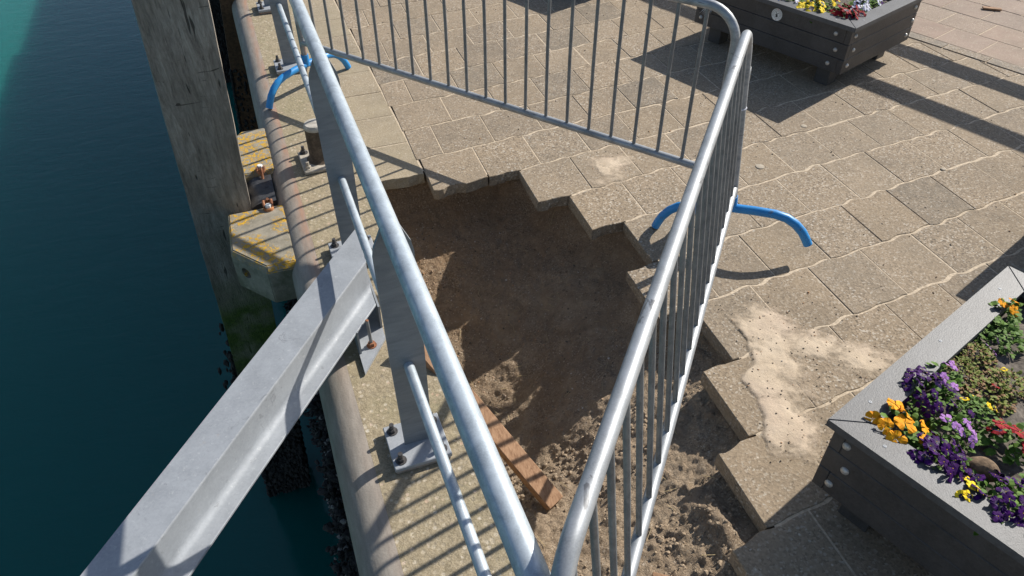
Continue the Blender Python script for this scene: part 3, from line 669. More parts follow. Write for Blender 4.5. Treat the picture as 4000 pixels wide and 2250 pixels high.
# concrete fender blocks
def fender_block(label, mirror):
    yc = 4.30; Y = (lambda y: y) if not mirror else (lambda y: 2*yc-y+.01)
    t = thing('fender_block', label, 'concrete block', (-.2, Y(3.8), -.3), 'concrete blocks either side of the timber pile')
    lo = [(-.36, 4.10), (-.02, 4.10), (-.02, 3.458), (-.185, 3.464), (-.368, 3.70)]; cc = Vector((-.16, 3.85))
    ins = lambda s: [((x-cc.x)*s+cc.x if x < -.1 else x, (y-cc.y)*s+cc.y) for x, y in lo]
    v = [(x, Y(y), -.29) for x, y in lo]+[(x, Y(y), -.062) for x, y in lo]+[(x, Y(y), -.03) for x, y in ins(.93)]
    n = 5; f = [tuple(range(n-1, -1, -1)), tuple(range(2*n, 3*n))]+[(k*n+i, k*n+(i+1) % n, (k+1)*n+(i+1) % n, (k+1)*n+i) for k in range(2) for i in range(n)]
    b = MB(); b.add(v, f); o = b.build('block', M['block'], None)
    bm = bmesh.new(); bm.from_mesh(o.data); bmesh.ops.bevel(bm, geom=list(bm.edges), offset=.006, segments=2, affect='EDGES'); bm.to_mesh(o.data); bm.free()
    a = Vector((-.368, Y(3.70), -.15)); c = Vector((-.185, Y(3.464), -.15)); dv = (c-a).normalized(); nn = Vector((dv.y, -dv.x, 0)) * (1 if not mirror else -1)
    hc = a+(c-a)*.33; cu = MB(); cu.lathe([(.036, -.05), (.036, .05)], hc, 20, nn); co = cu.build('cutter', M['block'])
    md = o.modifiers.new('hole', 'BOOLEAN'); md.operation = 'DIFFERENCE'; md.object = co; md.solver = 'EXACT'
    dg = bpy.context.evaluated_depsgraph_get(); me = bpy.data.meshes.new_from_object(o.evaluated_get(dg)); o.modifiers.clear(); o.data = me; bpy.data.objects.remove(co)
    me.transform(Matrix.Translation((.2, -Y(3.8), .3))); o.parent = t
    return t
fender_block('lichen-spotted concrete block nearer the gangway beam, with a round hole', False)
fender_block('concrete block behind the rubber fender, striped by bar shadows', True)
b = MB(); t = thing('rubber_fender', 'black rubber fender roller wedged between the two concrete blocks', 'fender', (-.14, 4.34, -.2))
pr = [(-.05, -.045), (-.135, -.045)]+[(-.135-.095*math.sin(a), -.14+.095*math.cos(a)) for a in np.linspace(0.15, math.pi, 12)]+[(-.05, -.235)]
b.prism([(x, 4.165, z) for x, z in pr], (0, 0, 0), (0, .325, 0)); fo = b.build('body', M['rubber'], t, True, off=(-.14, 4.34, -.2))
b = MB(); b.lathe([(.014, 0), (.014, .0015)], (-.09, 4.345, -.0447), 14); b.build('bore_shade', M['ink'], t, off=(-.14, 4.34, -.2))  # flat black disc: the dark inside of the hole put into colour
def shackle(x, y, sgn, label):
    t = thing('shackle', label, 'shackle', (x, y, -.03), 'rusty shackles holding the fender')
    b = MB(); pts = [(x-.022, y, -.012), (x-.024, y+sgn*.04, .0)]+[(x-.024*math.cos(a), y+sgn*(.05+.024*math.sin(a)), .004-.02*math.sin(a)) for a in np.linspace(0, math.pi, 8)]+[(x+.024, y+sgn*.04, .0), (x+.022, y, -.012)]
    b.tube(pts, .0085, 8); b.build('bow', M['rust'], t, True, off=(x, y, -.03))
    b = MB(); b.tube([(x+.004, y+sgn*.055, .012), (x+.003, y+sgn*.08, -.015), (x, y+sgn*.10, -.07)], .009, 8); b.build('chain_link', M['rust'], t, True, off=(x, y, -.03))
    b = MB(); b.lathe([(.030, -.03), (.031, -.018), (.027, -.012)], (x, y, 0), 16); b.build('washer', M['orust'], t, True, off=(x, y, -.03))
    b = MB(); b.lathe([(.019, -.012), (.019, .004), (.016, .007)], (x, y, 0), 6); b.build('bolt_head', M['white'], t, off=(x, y, -.03))
shackle(-.105, 4.055, 1, 'rusty shackle with white bolt on the lichen-spotted concrete block')
shackle(-.105, 4.545, -1, 'rusty shackle with white bolt at the far end of the rubber fender')
# mooring stub
def anchor(mb, x, y, z, r=.012, h=.05, hexr=.02):
    mb.lathe([(hexr*1.5, z), (hexr*1.5, z+.004)], (x, y, 0), 14); mb.lathe([(hexr, z+.004), (hexr, z+.02), (hexr*.9, z+.022)], (x, y, 0), 6); mb.lathe([(r, z+.02), (r, z+h)], (x, y, 0), 10)
BX, BY = .292, 4.455
t = thing('bollard', 'short round brown bollard with pale cap on square bolted plate', 'bollard', (BX, BY, 0))
b = MB(); b.box((BX, BY, .0155), (.27, .28, .027), Matrix.Rotation(R(2), 3, 'Z'), .006); bpl = b.build('base_plate', M['plategrey'], t, off=(BX, BY, 0))
b = MB(); b.lathe([(.094, .029), (.08, .037), (.072, .05), (.071, .255)], (BX, BY, 0), 28); b.build('body', M['bollard'], t, True, off=(BX, BY, 0))
b = MB(); b.lathe([(.073, .255), (.075, .262), (.075, .272), (.064, .288), (.035, .294)], (BX, BY, 0), 28); b.build('cap', M['bollardcap'], t, True, off=(BX, BY, 0))
for sx, sy in ((-1, -1), (1, -1), (-1, 1), (1, 1)):
    b = MB(); anchor(b, BX+sx*.1, BY+sy*.105, .029, .011, .05, .019); b.build('bolt', M['dkbolt'] if sy > 0 else M['plategrey'], bpl, off=(BX, BY, 0))
# ---------------- fixed quay railing
RX, RZ, MZ = .302, 1.165, .515
t = thing('quay_railing', 'galvanised quay railing with round top rail and flat blade posts', 'railing', (RX, 3, 0))
O = (RX, 3, 0)
b = MB(); b.tube([(RX, -1.5+.5*k, RZ) for k in range(28)], .0345, 24); b.build('top_rail', M['galv'], t, True, off=O)
PYS = [-.75, .58, 1.965, 3.365, 6.0, 7.4, 8.8, 10.2]
for y0, y1 in zip(PYS[:-1], PYS[1:]):
    b = MB(); b.tube([(RX, y0+.008, MZ), (RX, y1-.008, MZ)], .0205, 18); b.lathe([(.021, 0), (.018, -.004), (.006, -.006)], (RX, y1-.009, MZ), 14, Vector((0, -1, 0)))
    b.build('mid_rail', M['galv'], t, True, off=O)
for y in PYS:
    pt = bpy.data.objects.new('post', None); C.objects.link(pt); pt.parent = t; pt.location = (0, y-3, 0); OO = (RX, y, 0)
    out = [(-.060, .04), (.060, .04), (.068, .55), (.071, 1.06), (.064, 1.10), (.034, 1.17), (-.034, 1.17), (-.064, 1.10), (-.071, 1.06), (-.068, .55)]
    b = MB(); b.prism([(RX+x, y-.007, z) for x, z in out], (0, 0, 0), (0, .014, 0)); o = b.build('blade', M['post'], pt, off=OO)
    b = MB(); b.box((RX-.007, y, .032), (.245, .235, .022), None, .003); b.build('base_plate', M['beam'], pt, off=OO)
    b = MB(); b.box((RX-.007, y, .0105), (.235, .225, .021), None, .004); b.build('grout_pad', M['bull'], pt, off=OO)
    for sx, sy in ((-1, -1), (1, -1), (-1, 1), (1, 1)):
        b = MB(); anchor(b, RX-.007+sx*.088, y+sy*.08, .043, .010, .048, .016); b.build('bolt', M['dkbolt'], pt, off=OO)
# ---------------- gangway beam on its bracket
d = Vector((.65, .757, .069)).normalized(); nn = Vector((.757, -.65, 0)).normalized(); up = nn.cross(d); up = up if up.z > 0 else -up
P0 = Vector((.2987, 2.844, .36)); XE = .300
pr = [(-.166, 0), (0, 0), (.003, -.004), (.003, -.012), (0, -.015), (0, -.135)]+[(.032-.032*math.cos(a), -.135-.032*math.sin(a)) for a in np.linspace(.2, math.pi/2, 6)]+[(.080, -.167), (.083, -.170), (.083, -.178), (.08, -.181), (-.166, -.181)]
pts0 = [P0+nn*a+up*c for a, c in pr]; BL = 3.6
e0 = [p+d*((XE-p.x)/d.x) for p in pts0]; e1 = [p-d*BL for p in pts0]; n = len(pr)
t = thing('gangway_beam', 'heavy galvanised steel gangway beam running out over the water', 'beam', (.2, 2.7, 0))
b = MB(); b.add(e0+e1, [tuple(range(n)), tuple(range(2*n-1, n-1, -1))]+[(i, n+i, n+(i+1) % n, (i+1) % n) for i in range(n)]); o = b.build('beam', M['beam'], t, True, off=(.2, 2.7, 0))
b = MB(); b.prism([(.168, 2.445, .006), (.312, 2.645, .006), (.322, 3.0, .006), (.168, 3.0, .006)], (0, 0, 0), (0, 0, .016)); gbp = b.build('base_plate', M['beam'], t, off=(.2, 2.7, 0))
for x, y0 in ((.171, 2.575), (.306, 2.72)):
    b = MB(); b.prism([(x, y0, .022), (x, y0+.30, .022), (x, y0+.30, .16), (x, y0-.01, .172)], (0, 0, 0), (.01, 0, 0)); b.build('gusset', M['post'], gbp, off=(.2, 2.7, 0))
b = MB(); b.tube([(.237, 2.612, .022), (.234, 2.614, .19)], .0085, 12); b.lathe([(.009, 0), (.006, .003)], (.234, 2.614, .19), 10, mi=1); b.build('anchor_rod', None, gbp, True, off=(.2, 2.7, 0), mats=[M['bar'], M['rust']])
b = MB(); b.lathe([(.024, .022), (.025, .026)], (.237, 2.612, 0), 14); b.lathe([(.018, .026), (.018, .044), (.016, .046)], (.237, 2.612, 0), 6); b.build('nut', M['rust'], gbp, off=(.2, 2.7, 0))

# ================================================================= CROWD BARRIERS
def barrier(label, A, Bp, zb, zt, tilt, bars, s0):
    """local frame: x along the barrier, y to its left side, z up; origin on the ground under the first end post"""
    A = Vector((A[0], A[1], 0)); Bp = Vector((Bp[0], Bp[1], 0)); Lx = (Bp-A).length; ang = math.atan2(Bp.y-A.y, Bp.x-A.x)
    t = thing('crowd_barrier', label, 'barrier', A, 'galvanised crowd barriers fencing off the hole')
    piv = .42
    Mx = Matrix.Rotation(ang, 4, 'Z') @ Matrix.Translation((0, piv, 0)) @ Matrix.Rotation(-tilt, 4, 'X') @ Matrix.Translation((0, -piv, 0))
    t.matrix_world = Matrix.Translation(A) @ Mx
    r = .0235; rc = .17
    pts = [(0, 0, .18)]+[(0, 0, z) for z in np.linspace(.3, zt-rc, 4)]+[(rc-rc*math.cos(a), 0, zt-rc+rc*math.sin(a)) for a in np.linspace(.15, math.pi/2, 9)]
    pts += [(x, 0, zt) for x in np.linspace(rc+.2, Lx-rc-.2, 8)]
    pts += [(Lx-rc+rc*math.sin(a), 0, zt-rc+rc*math.cos(a)) for a in np.linspace(0, math.pi/2-.15, 9)]+[(Lx, 0, z) for z in np.linspace(zt-rc, .3, 4)]+[(Lx, 0, .18)]
    b = MB(); b.tube(pts, r, 20); b.build('frame', M['barrier'], t, True)
    b = MB(); b.tube([(.0, 0, zb), (Lx, 0, zb)], .0225, 18); b.build('bottom_rail', M['barrier'], t, True)
    for x in bars:
        if .07 < x < Lx-.07:
            h = zt-.008
            if x < rc: h = zt-rc+math.sqrt(max(0, rc*rc-(rc-x)**2))-.01
            if x > Lx-rc: h = zt-rc+math.sqrt(max(0, rc*rc-(x-Lx+rc)**2))-.01
            b = MB(); wob = random.uniform(-.004, .004); b.tube([(x, 0, zb+.01), (x+wob, 0, (zb+h)/2), (x, 0, h)], .0105, 10); b.build('bar', M['bar'], t, True)
    foot = [(-.425, .012), (-.41, .045), (-.385, .09), (-.345, .135), (-.295, .168), (-.23, .186), (-.12, .194), (0, .197), (.12, .194), (.23, .186), (.295, .168), (.345, .135), (.385, .09), (.41, .045), (.425, .012)]
    for x in (0, Lx):
        ft = MB(); ft.tube([(x, y, z) for y, z in foot], .0255, 16); ft.tube([(x, 0, .19), (x, 0, .275)], .0285, 16); ft.build('foot', M['blue'], t, True)
    return t
ba, bb = Vector((.392, 5.583)), Vector((2.292, 2.964)); LB = (bb-ba).length; R0 = (Vector((2.193, 3.103))-ba).length
t1 = barrier('far crowd barrier standing behind the hole, running across to the railing', ba, bb,   .37, 1.27, 0, [R0-.1528*i for i in range(21)], 0)
b = MB(); b.tube([(0, 0, .2), (0, 0, .34)], .0235, 16); b.build('rust_patch', M['orust'], t1, True)
dn = Vector((-.657, -.754)); a2 = Vector((2.349, 2.735)); 
t2 = barrier('near crowd barrier beside the hole, leaning, running towards the camera', a2+dn*2.98, a2, .327, 1.225, R(6.3), [2.98-.115-.152*i for i in range(20)], 0)
# parts near its far end post: hook loop and zip tie
Lx = 2.98
lp = [(Lx+.02, -.022), (Lx+.07, -.022)]+[(Lx+.07+.022*math.sin(a), -.022*math.cos(a)) for a in np.linspace(.2, math.pi-.2, 7)]+[(Lx+.07, .022), (Lx+.02, .022)]
b = MB(); n = len(lp); v = [(x, y, z) for z in (.93, .985) for x, y in lp]; b.add(v, [(i, i+1, n+i+1, n+i) for i in range(n-1)]); o = b.build('hook_loop', M['bar'], t2, True)
md = o.modifiers.new('thick', 'SOLIDIFY'); md.thickness = .004
b = MB(); b.tube([(Lx+.024*math.cos(a), .024*math.sin(a), .80+.003*math.cos(a)) for a in np.linspace(0, 2*math.pi*.97, 20)], .003, 6); b.build('zip_tie', M['zip'], t2, True)

# ---------------- plank in the hole
def plank(name, label, p, q, w, h, parent=None):
    p, q = Vector(p), Vector(q); x = (q-p).normalized(); y = Vector((0, 0, 1)).cross(x).normalized(); z = x.cross(y); Mx = Matrix((x, y, z)).transposed()
    b = MB(); b.box((p+q)/2-Vector(p), ((q-p).length, w, h), Mx, .003); o = b.build(name, M['wood']); o.location = p; return tag(o, label, 'plank')
zl = sz(.84, 1.63)
plank('plank', 'rough sawn brown plank leaning from the coping down into the hole', (.425, 2.56, .095), (.842, 1.70, -.355), .092, .046)
plank('wood_offcut', 'small splintered wood offcut on sand near the barrier foot', (1.03, 1.17, sz(1.03, 1.17)+.012), (1.10, 1.10, sz(1.1, 1.1)+.010), .022, .010)
plank('wood_offcut', 'short flat wood offcut lying on the pink paving', (6.66, 5.04, .014), (6.79, 4.94, .014), .05, .014)
for lab, x, y, r in (('round pale gum spot on paving beside the blue barrier foot', 3.012, 3.376, .030), ('small round disc lying in a paving joint by the long shadow', 4.13, 2.927, .017), ('pale splash of dried gum near the dark planter shadow', 3.63, 3.73, .022)):
    b = MB(); b.lathe([(r, .0), (r*.96, .003), (r*.7, .0045)], (0, 0, 0), 18); o = b.build('gum_spot', M['gum'], None, True); o.location = (x, y, .001); tag(o, lab, 'gum spot')

# ================================================================= PLANTERS
def planter(label, corner, ang, LA, LBx, group='dark planters on the quay', logo=False):
    """corner: outer cap corner at (-x,-y); local x length LA, local y length LBx"""
    t = thing('planter', label, 'planter', (corner[0], corner[1], 0), group, (0, 0, R(ang)))
    zt, th, cw = .53, .032, .122; z0 = .155; nb = 3; bh = (zt-th-z0)/nb; ov = .028; bt_ = .045; g = .0012
    # mitred cap boards
    O4 = [(0, 0), (LA, 0), (LA, LBx), (0, LBx)]; I4 = [(cw, cw), (LA-cw, cw), (LA-cw, LBx-cw), (cw, LBx-cw)]
    for k in range(4):
        k2 = (k+1) % 4; quad_ = [O4[k], O4[k2], I4[k2], I4[k]]; c = Vector((sum(q[0] for q in quad_)/4, sum(q[1] for q in quad_)/4))
        quad_ = [c+(Vector(q)-c)*(1-.0022) for q in quad_]
        v = []
        for s_, z in ((1, zt-th), (1, zt-.004), (.9955, zt)): v += [((q.x-c.x)*s_+c.x, (q.y-c.y)*s_+c.y, z) for q in quad_]
        b = MB(); b.add(v, [(3, 2, 1, 0), (8, 9, 10, 11)]+[(4*m+i, 4*m+(i+1) % 4, 4*m+4+(i+1) % 4, 4*m+4+i) for m in range(2) for i in range(4)]); cb = b.build('cap_board', M['cap'], t)
        a_, e_ = Vector(O4[k]), Vector(O4[k2]); dv = (e_-a_).normalized(); nv = Vector((-dv.y, dv.x)); LL = (e_-a_).length
        for s_ in np.linspace(.19, LL-.19, 3 if LL > 1.2 else 2):
            p = a_+dv*s_+nv*(.05); b = MB(); b.lathe([(.0065, zt), (.0065, zt+.001), (.005, zt+.0015)], (p.x, p.y, 0), 12); b.lathe([(.0025, zt+.0014), (.002, zt+.0018)], (p.x, p.y, 0), 6, mi=1); b.build('screw', None, cb, mats=[M['beam'], M['ink']])
    x0, x1, y0, y1 = ov, LA-ov, ov, LBx-ov
    for i in range(nb):
        za, zb_ = z0+bh*i+g, z0+bh*(i+1)-g; zc = (za+zb_)/2; hh = zb_-za; odd = i % 2
        for yy in (y0+bt_/2, y1-bt_/2):
            xa, xb = (x0, x1) if odd == 0 else (x0+bt_+.001, x1-bt_-.001)
            b = MB(); b.box(((xa+xb)/2, yy, zc), (xb-xa, bt_, hh), None, .003); bo = b.build('board', M['plastic'], t)
            for s_ in (x0+.07, x1-.07):
                b = MB(); n_ = Vector((0, -1 if yy < LBx/2 else 1, 0)); b.lathe([(.0165, 0), (.0155, .005), (.010, .010), (.003, .012)], (s_+(.03 if odd else 0), yy+n_.y*bt_/2, zc), 16, n_); b.build('bolt', M['bolt'], bo, True)
        for xx in (x0+bt_/2, x1-bt_/2):
            ya, yb = (y0, y1) if odd == 1 else (y0+bt_+.001, y1-bt_-.001)
            b = MB(); b.box((xx, (ya+yb)/2, zc), (bt_, yb-ya, hh), None, .003); bo = b.build('board', M['plastic'], t)
            for s_ in (y0+.09, y1-.09):
                b = MB(); n_ = Vector((-1 if xx < LA/2 else 1, 0, 0)); b.lathe([(.0165, 0), (.0155, .005), (.010, .010), (.003, .012)], (xx+n_.x*bt_/2, s_+(.03 if not odd else 0), zc), 16, n_); b.build('bolt', M['bolt'], bo, True)
    for fx in (.17, LA-.17):
        for fy in (.2, LBx-.2): b = MB(); b.box((fx, fy, .0775), (.12, .12, .154), None, .004); b.build('foot_block', M['plastic'], t)
    gx = np.arange(x0+bt_, x1-bt_, .018); gy = np.arange(y0+bt_, y1-bt_, .018); X, Y = np.meshgrid(gx, gy); sd_ = int(corner[0]*100)
    Z = .455+.03*fbm(X, Y, 5, 3, sd_)+.022*fbm(X, Y, 26, 3, sd_+4); link('soil', list(zip(X.ravel(), Y.ravel(), Z.ravel())), grid_faces(len(gx), len(gy)), M['soil'], t, True)
    return t
def from_corner(c, ang, LA, LBx): # corner given at (-x,+y)
    e2 = Vector((-math.sin(R(ang)), math.cos(R(ang)))); return Vector(c)-e2*LBx
p2 = planter('near dark planter at lower right full of purple and orange pansies', from_corner((1.634, 1.17), 18.2, 1.385, 1.385), 18.2, 1.385, 1.385)
p1 = planter('far dark planter with red and yellow pansies and a round sticker', (4.146, 4.036), 20, 1.09, 1.45)
p3 = planter('dark planter beyond the far barrier, only its shadow in view', (3.36, 6.54), 22, 1.1, 1.4)
p4 = planter('dark planter to the right of the near one, only its shadow in view', from_corner((3.90, 2.13), 19, 1.2, 1.385), 19, 1.2, 1.385)
# round maker's sticker on the far planter (left face)
def face_pt(t, x, y, z): return t.matrix_basis @ Vector((x, y, z))
sk_ = thing('sticker', 'round white windmill sticker on the side of the far planter', 'sticker', face_pt(p1, .028, .66, .435), None, (R(90), 0, R(20-90)))
b = MB(); b.lathe([(.047, .0006), (.047, .0016)], (0, 0, 0), 40); b.build('disc', M['white'], sk_)
b = MB()
n = 40; b.add([(r_*math.cos(6.2832*i/n), r_*math.sin(6.2832*i/n), .0022) for r_ in (.0265, .028) for i in range(n)], [(i, (i+1) % n, n+(i+1) % n, n+i) for i in range(n)]); b.build('ring', M['ink'], sk_)
b = MB(); b.add([(-.009, -.019, .0022), (.009, -.019, .0022), (.004, .004, .0022), (-.004, .004, .0022)], [(0, 1, 2, 3)])
for a in (35, 125, 215, 305):
    c_, s_ = math.cos(R(a)), math.sin(R(a)); w_ = .0018; b.add([(-s_*w_, .004+c_*w_, .0026), (s_*w_, .004-c_*w_, .0026), (c_*.019+s_*w_, .004+s_*.019-c_*w_, .0026), (c_*.019-s_*w_, .004+s_*.019+c_*w_, .0026)], [(0, 1, 2, 3)])
b.build('windmill', M['ink'], sk_)
b = MB(); b.lathe([(.004, .002), (.004, .0024)], (.002, .038, 0), 12); b.lathe([(.003, .002), (.003, .0024)], (0, -.039, 0), 12); b.build('dot', M['red'], sk_)
def letters(txt, a0, a1, rad, size):
    for i, ch in enumerate(txt):
        a = R(a0+(a1-a0)*i/(len(txt)-1)); cu = bpy.data.curves.new('letter', 'FONT'); cu.body = ch; cu.size = size; cu.align_x = 'CENTER'; cu.align_y = 'CENTER'
        o = bpy.data.objects.new('letter', cu); C.objects.link(o); bpy.context.view_layer.update()
        me = bpy.data.meshes.new_from_object(o.evaluated_get(bpy.context.evaluated_depsgraph_get())); bpy.data.objects.remove(o)
        me.materials.clear(); me.materials.append(M['ink']); q = bpy.data.objects.new('letter', me); C.objects.link(q); q.parent = sk_
        q.location = (rad*math.cos(a), rad*math.sin(a), .0023); q.rotation_euler = (0, 0, a-math.pi/2)
letters('VERMEER', 205, 108, .0375, .0125); letters('PRODUCTS', 72, -45, .0375, .0125)
# frayed rope end on a bolt of the far planter
b = MB(); rr = random.Random(4); c = face_pt(p1, .02, 1.28, .33)
for i in range(60):
    e = Vector((rr.gauss(-.03, .02), rr.gauss(0, .03), rr.gauss(-.035, .02))); b.tube([c, c+e*.5+Vector((-.005, 0, .004)), c+e], .0013, 4)
blob(b, c+Vector((-.012, 0, 0)), .014, 3)
o = b.build('rope_end', M['rope'], None, off=c); o.location = c; tag(o, 'frayed white rope end knotted on the far planter board', 'rope')

# ---------------- plants
def flower_mesh(name, pm, r, blotch=True):
    b = MB(); rr = random.Random(hash(name) % 1000)
    for a, s in ((62, .95), (118, .95), (185, .9), (355, .9), (270, 1.15)):
        a = R(a+rr.uniform(-6, 6)); ux = Vector((math.cos(a), math.sin(a), 0)); uy = Vector((-ux.y, ux.x, 0)); zo = .06*r*(1 if a < 2.3 else 2)
        inner = [ux*(.05*r)+Vector((0, 0, zo))]
        mid = [ux*(.42*r*s)+uy*(k*.30*r*s)+Vector((0, 0, zo+.05*r)) for k in (-1, 0, 1)]
        out = []
        for q in np.linspace(-1.25, 1.25, 7):
            out.append(ux*(.55*r*s+.45*r*s*math.cos(q))+uy*(.52*r*s*math.sin(q))+Vector((0, 0, zo+.10*r*math.cos(q*3)+rr.uniform(-.05, .05)*r-.06*r)))
        b.add(inner+mid, [(0, 1, 2), (0, 2, 3)], 1 if blotch else 0)
        v = mid+out; b.add(v, [(0, 3, 4), (0, 4, 5), (0, 5, 1), (1, 5, 6), (1, 6, 7), (1, 7, 2), (2, 7, 8), (2, 8, 9)], 0)
    b.lathe([(.08*r, .10*r), (.03*r, .16*r)], (0, 0, 0), 6, mi=2)
    me = bpy.data.meshes.new(name); me.from_pydata(b.v, [], b.f)
    for m in (pm, M['blotch'], M['eye']): me.materials.append(m)
    me.polygons.foreach_set('material_index', b.m); me.update(); return me
FM = {k: [flower_mesh(k+'_flower_%d' % i, PET[k], 1., k in ('purple', 'yellow', 'white', 'red') and i != 1) for i in range(3)] for k in PET}
def leaves(mb, n, rad, h, ll, rr, spread=1.):
    for i in range(n):
        a = rr.random()*6.283; q = math.sqrt(rr.random())*rad; zz_ = h*(1-(q/rad)**2*.75)*rr.uniform(.25, 1.); p = Vector((q*math.cos(a), q*math.sin(a), zz_))
        da = a+rr.gauss(0, .8); dirv = Vector((math.cos(da), math.sin(da), rr.uniform(-.3, .9)*spread)).normalized(); sv = dirv.cross(Vector((0, 0, 1))).normalized(); nv = sv.cross(dirv); l = ll*rr.uniform(.6, 1.25); w = l*rr.uniform(.22, .34)
        mb.add([p, p+dirv*l*.35+sv*w+nv*l*.06, p+dirv*l*.35-sv*w+nv*l*.06, p+dirv*l*.75+sv*w*.8, p+dirv*l*.75-sv*w*.8, p+dirv*l-nv*l*.12], [(0, 2, 4, 3, 1), (3, 4, 5)], 0 if rr.random() > .0 else 1)
def plant(label, x, y, col, nf, fr, rad, h, seed, z=.46, nl=90, ll=.03, lm=None, brown=0., cat='pansies', name='pansy_plant', grp='bedding plants in the planters'):
    t = thing(name, label, cat, (x, y, z), grp); rr = random.Random(seed); lm = lm or M['leaf']
    b = MB(); leaves(b, nl, rad, h, ll, rr); b.build('foliage', lm, t)
    if brown:
        b = MB(); leaves(b, int(nl*brown), rad*1.1, h*.75, ll*.9, rr); b.build('withered_leaves', M['brownleaf'], t)
    cols = col if isinstance(col, list) else [col]
    pts = []
    for i in range(nf):
        for tr in range(40):
            a = rr.random()*6.283; q = math.sqrt(rr.random())*rad*.98; p = (q*math.cos(a), q*math.sin(a))
            if all((p[0]-s[0])**2+(p[1]-s[1])**2 > (fr*1.0)**2 for s in pts) or tr == 39: break
        pts.append(p); zz_ = h*(1.05-(q/rad)**2*.55)+rr.uniform(-.008, .012)
        o = bpy.data.objects.new('flower', rr.choice(FM[rr.choice(cols)])); C.objects.link(o); o.parent = t; o.location = (p[0], p[1], zz_)
        nrm = Vector((p[0]/rad*.7+.25+rr.gauss(0, .3), p[1]/rad*.7-.25+rr.gauss(0, .3), .9)); Q = nrm.to_track_quat('Z', 'Y'); o.rotation_mode = 'QUATERNION'
        o.rotation_quaternion = Q @ Matrix.Rotation(rr.gauss(0, .6), 3, 'Z').to_quaternion(); s = fr*rr.uniform(.85, 1.15); o.scale = (s, s, s)
    return t
plant('bright orange pansies in the front corner of the near planter', 1.85, 1.06, 'orange', 9, .036, .105, .10, 1, nl=110, ll=.04)
plant('deep purple pansies behind the orange ones in the near planter', 2.075, 1.155, 'purple', 20, .025, .115, .10, 2, nl=190)
plant('pale mauve pansies against the cap behind the purple clump', 2.185, 1.205, 'mauve', 5, .021, .07, .10, 3, nl=90)
plant('pale mauve pansies in the middle between two purple clumps', 2.045, .985, 'mauve', 7, .020, .065, .08, 4, nl=110)
plant('large deep purple pansy clump in front of the brown log', 1.885, .905, 'purple', 26, .025, .115, .09, 5, nl=230)
plant('small yellow violas low among the purple clumps at the cap', 1.872, .775, 'yellow', 7, .021, .06, .085, 6, nl=80)
plant('purple pansies right of the yellow violas in the lower corner', 1.955, .70, 'purple', 22, .025, .12, .09, 7, nl=230)
plant('purple pansies half out of the picture at the bottom right', 1.99, .56, 'purple', 15, .025, .11, .09, 8, nl=180)
plant('green viola tuft with two tiny yellow flowers on bare soil', 2.204, 1.036, ['yellow', 'yellow', 'purple'], 5, .016, .065, .075, 9, nl=170, ll=.02)
plant('yellow-green withering tuft nearest the purple and mauve clump', 2.315, 1.215, 'mauve', 0, .02, .07, .07, 10, nl=200, ll=.015, lm=M['tuft'], brown=.6, cat='plant', name='withered_plant')
plant('brownish withering tuft behind the yellow-green one', 2.435, 1.255, 'mauve', 2, .014, .065, .065, 11, nl=200, ll=.018, lm=M['tuft'], brown=1., cat='plant', name='withered_plant')
plant('sprawling half-dead plant with brown leaves right of the mauve pansies', 2.32, 1.09, 'red', 1, .016, .085, .06, 12, nl=160, ll=.022, lm=M['tuft'], brown=1.3, cat='plant', name='withered_plant')
plant('withering tuft with one pale yellow bud at the picture edge', 2.43, 1.10, 'yellow', 1, .016, .07, .07, 13, nl=180, ll=.02, lm=M['tuft'], brown=.8, cat='plant', name='withered_plant')
plant('leafy green plant without flowers near the far cap of the near planter', 2.60, 1.30, 'purple', 1, .018, .085, .08, 14, nl=190, ll=.03, cat='plant', name='leafy_plant')
plant('orange pansy tucked against the far cap of the near planter', 2.715, 1.40, 'orange', 4, .03, .055, .10, 15, nl=80, ll=.04)
plant('dark red pansies at the right edge of the near planter', 2.20, .885, 'red', 5, .032, .065, .075, 16, nl=90, ll=.042)
plant('leafy purple pansies hidden at the right of the near planter', 2.15, .66, 'purple', 8, .03, .1, .09, 17, nl=120)
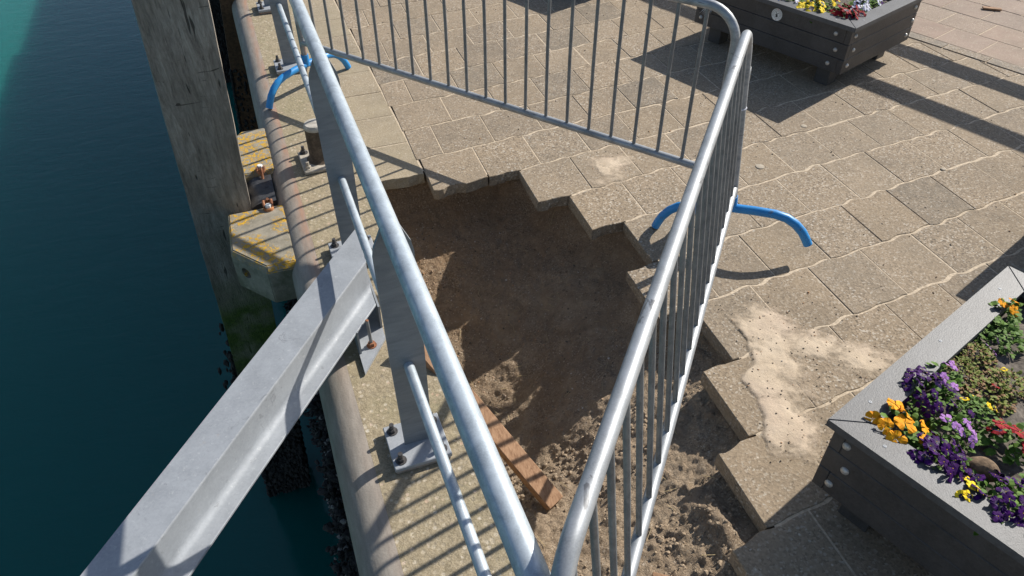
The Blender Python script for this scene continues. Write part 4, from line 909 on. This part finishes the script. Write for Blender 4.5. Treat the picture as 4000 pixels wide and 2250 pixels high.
for i, (lx, ly, col, lab) in enumerate(((.12, .40, 'yellow', 'bright yellow pansies at the front edge of the far planter'), (.20, .17, 'red', 'dark red pansy clump in the front corner of the far planter'), (.38, .19, 'white', 'white and pale blue pansies right of the dark red clump'), (.14, .62, 'white', 'small white pansies left of the yellow ones in the far planter'), (.56, .2, ['white', 'purple'], 'white and purple pansies along the lit cap of the far planter'), (.78, .2, ['white', 'purple'], 'pansies at the far right end of the far planter'), (.33, .45, ['red', 'yellow'], 'mixed red and yellow pansies in the middle of the far planter'), (.15, .85, 'purple', 'purple pansies on the left of the far planter'))):
    w = face_pt(p1, lx+.03, ly+.03, 0); plant(lab, w.x, w.y, col, 14 if col == 'red' else 8, .043 if col in ('yellow', 'red') else .034, .115, .11, 40+i, nl=130, ll=.04)
b = MB(); blob(b, (0, 0, 0), .07, 77, (1.1, .8, .75)); o = b.build('peat_lump', M['peat'], None, True); o.location = (2.015, .83, .50); tag(o, 'rounded brown peat lump behind the large purple clump', 'peat lump')
md = o.modifiers.new('round', 'SUBSURF'); md.levels = md.render_levels = 2

# ---------------- timber frame added out of view to throw the two long shadows
t = thing('shadow_frame', 'added two-beam timber pergola right of the kerb, only its shadow in view', 'blocker', (6.5, 5, 0))
ct = 1/math.tan(SUN_EL); sh = Vector((math.cos(SUN_AZ), math.sin(SUN_AZ)))
ln = Vector((.2985, -.954)).normalized(); q1 = Vector((4.52, 4.22)); q2 = Vector((5.20, 4.70)); bz2 = 1.05; bz1 = bz2+((q2-q1).dot(sh)-(q2-q1).dot(ln)*ln.dot(sh))/ct/1.0
s2 = q2+sh*bz2*ct; s1 = q1+sh*bz1*ct
for nm, s_, z in (('beam', s2, bz2), ('beam', s1, bz1)):
    Mx = Matrix((Vector((ln.x, ln.y, 0)), Vector((-ln.y, ln.x, 0)), Vector((0, 0, 1)))).transposed()
    c = s_+ln*-1.6; b = MB(); b.box((c.x, c.y, z), (9.2, .10, .13), Mx, .006); b.build(nm, M['wood'], t, off=(6.5, 5, 0))
for k in (-6.0, 2.8):
    c = s2+ln*k; b = MB(); b.box((c.x, c.y, (bz1+.2)/2), (.10, .10, bz1+.2), Mx, .006); b.build('post', M['wood'], t, off=(6.5, 5, 0))
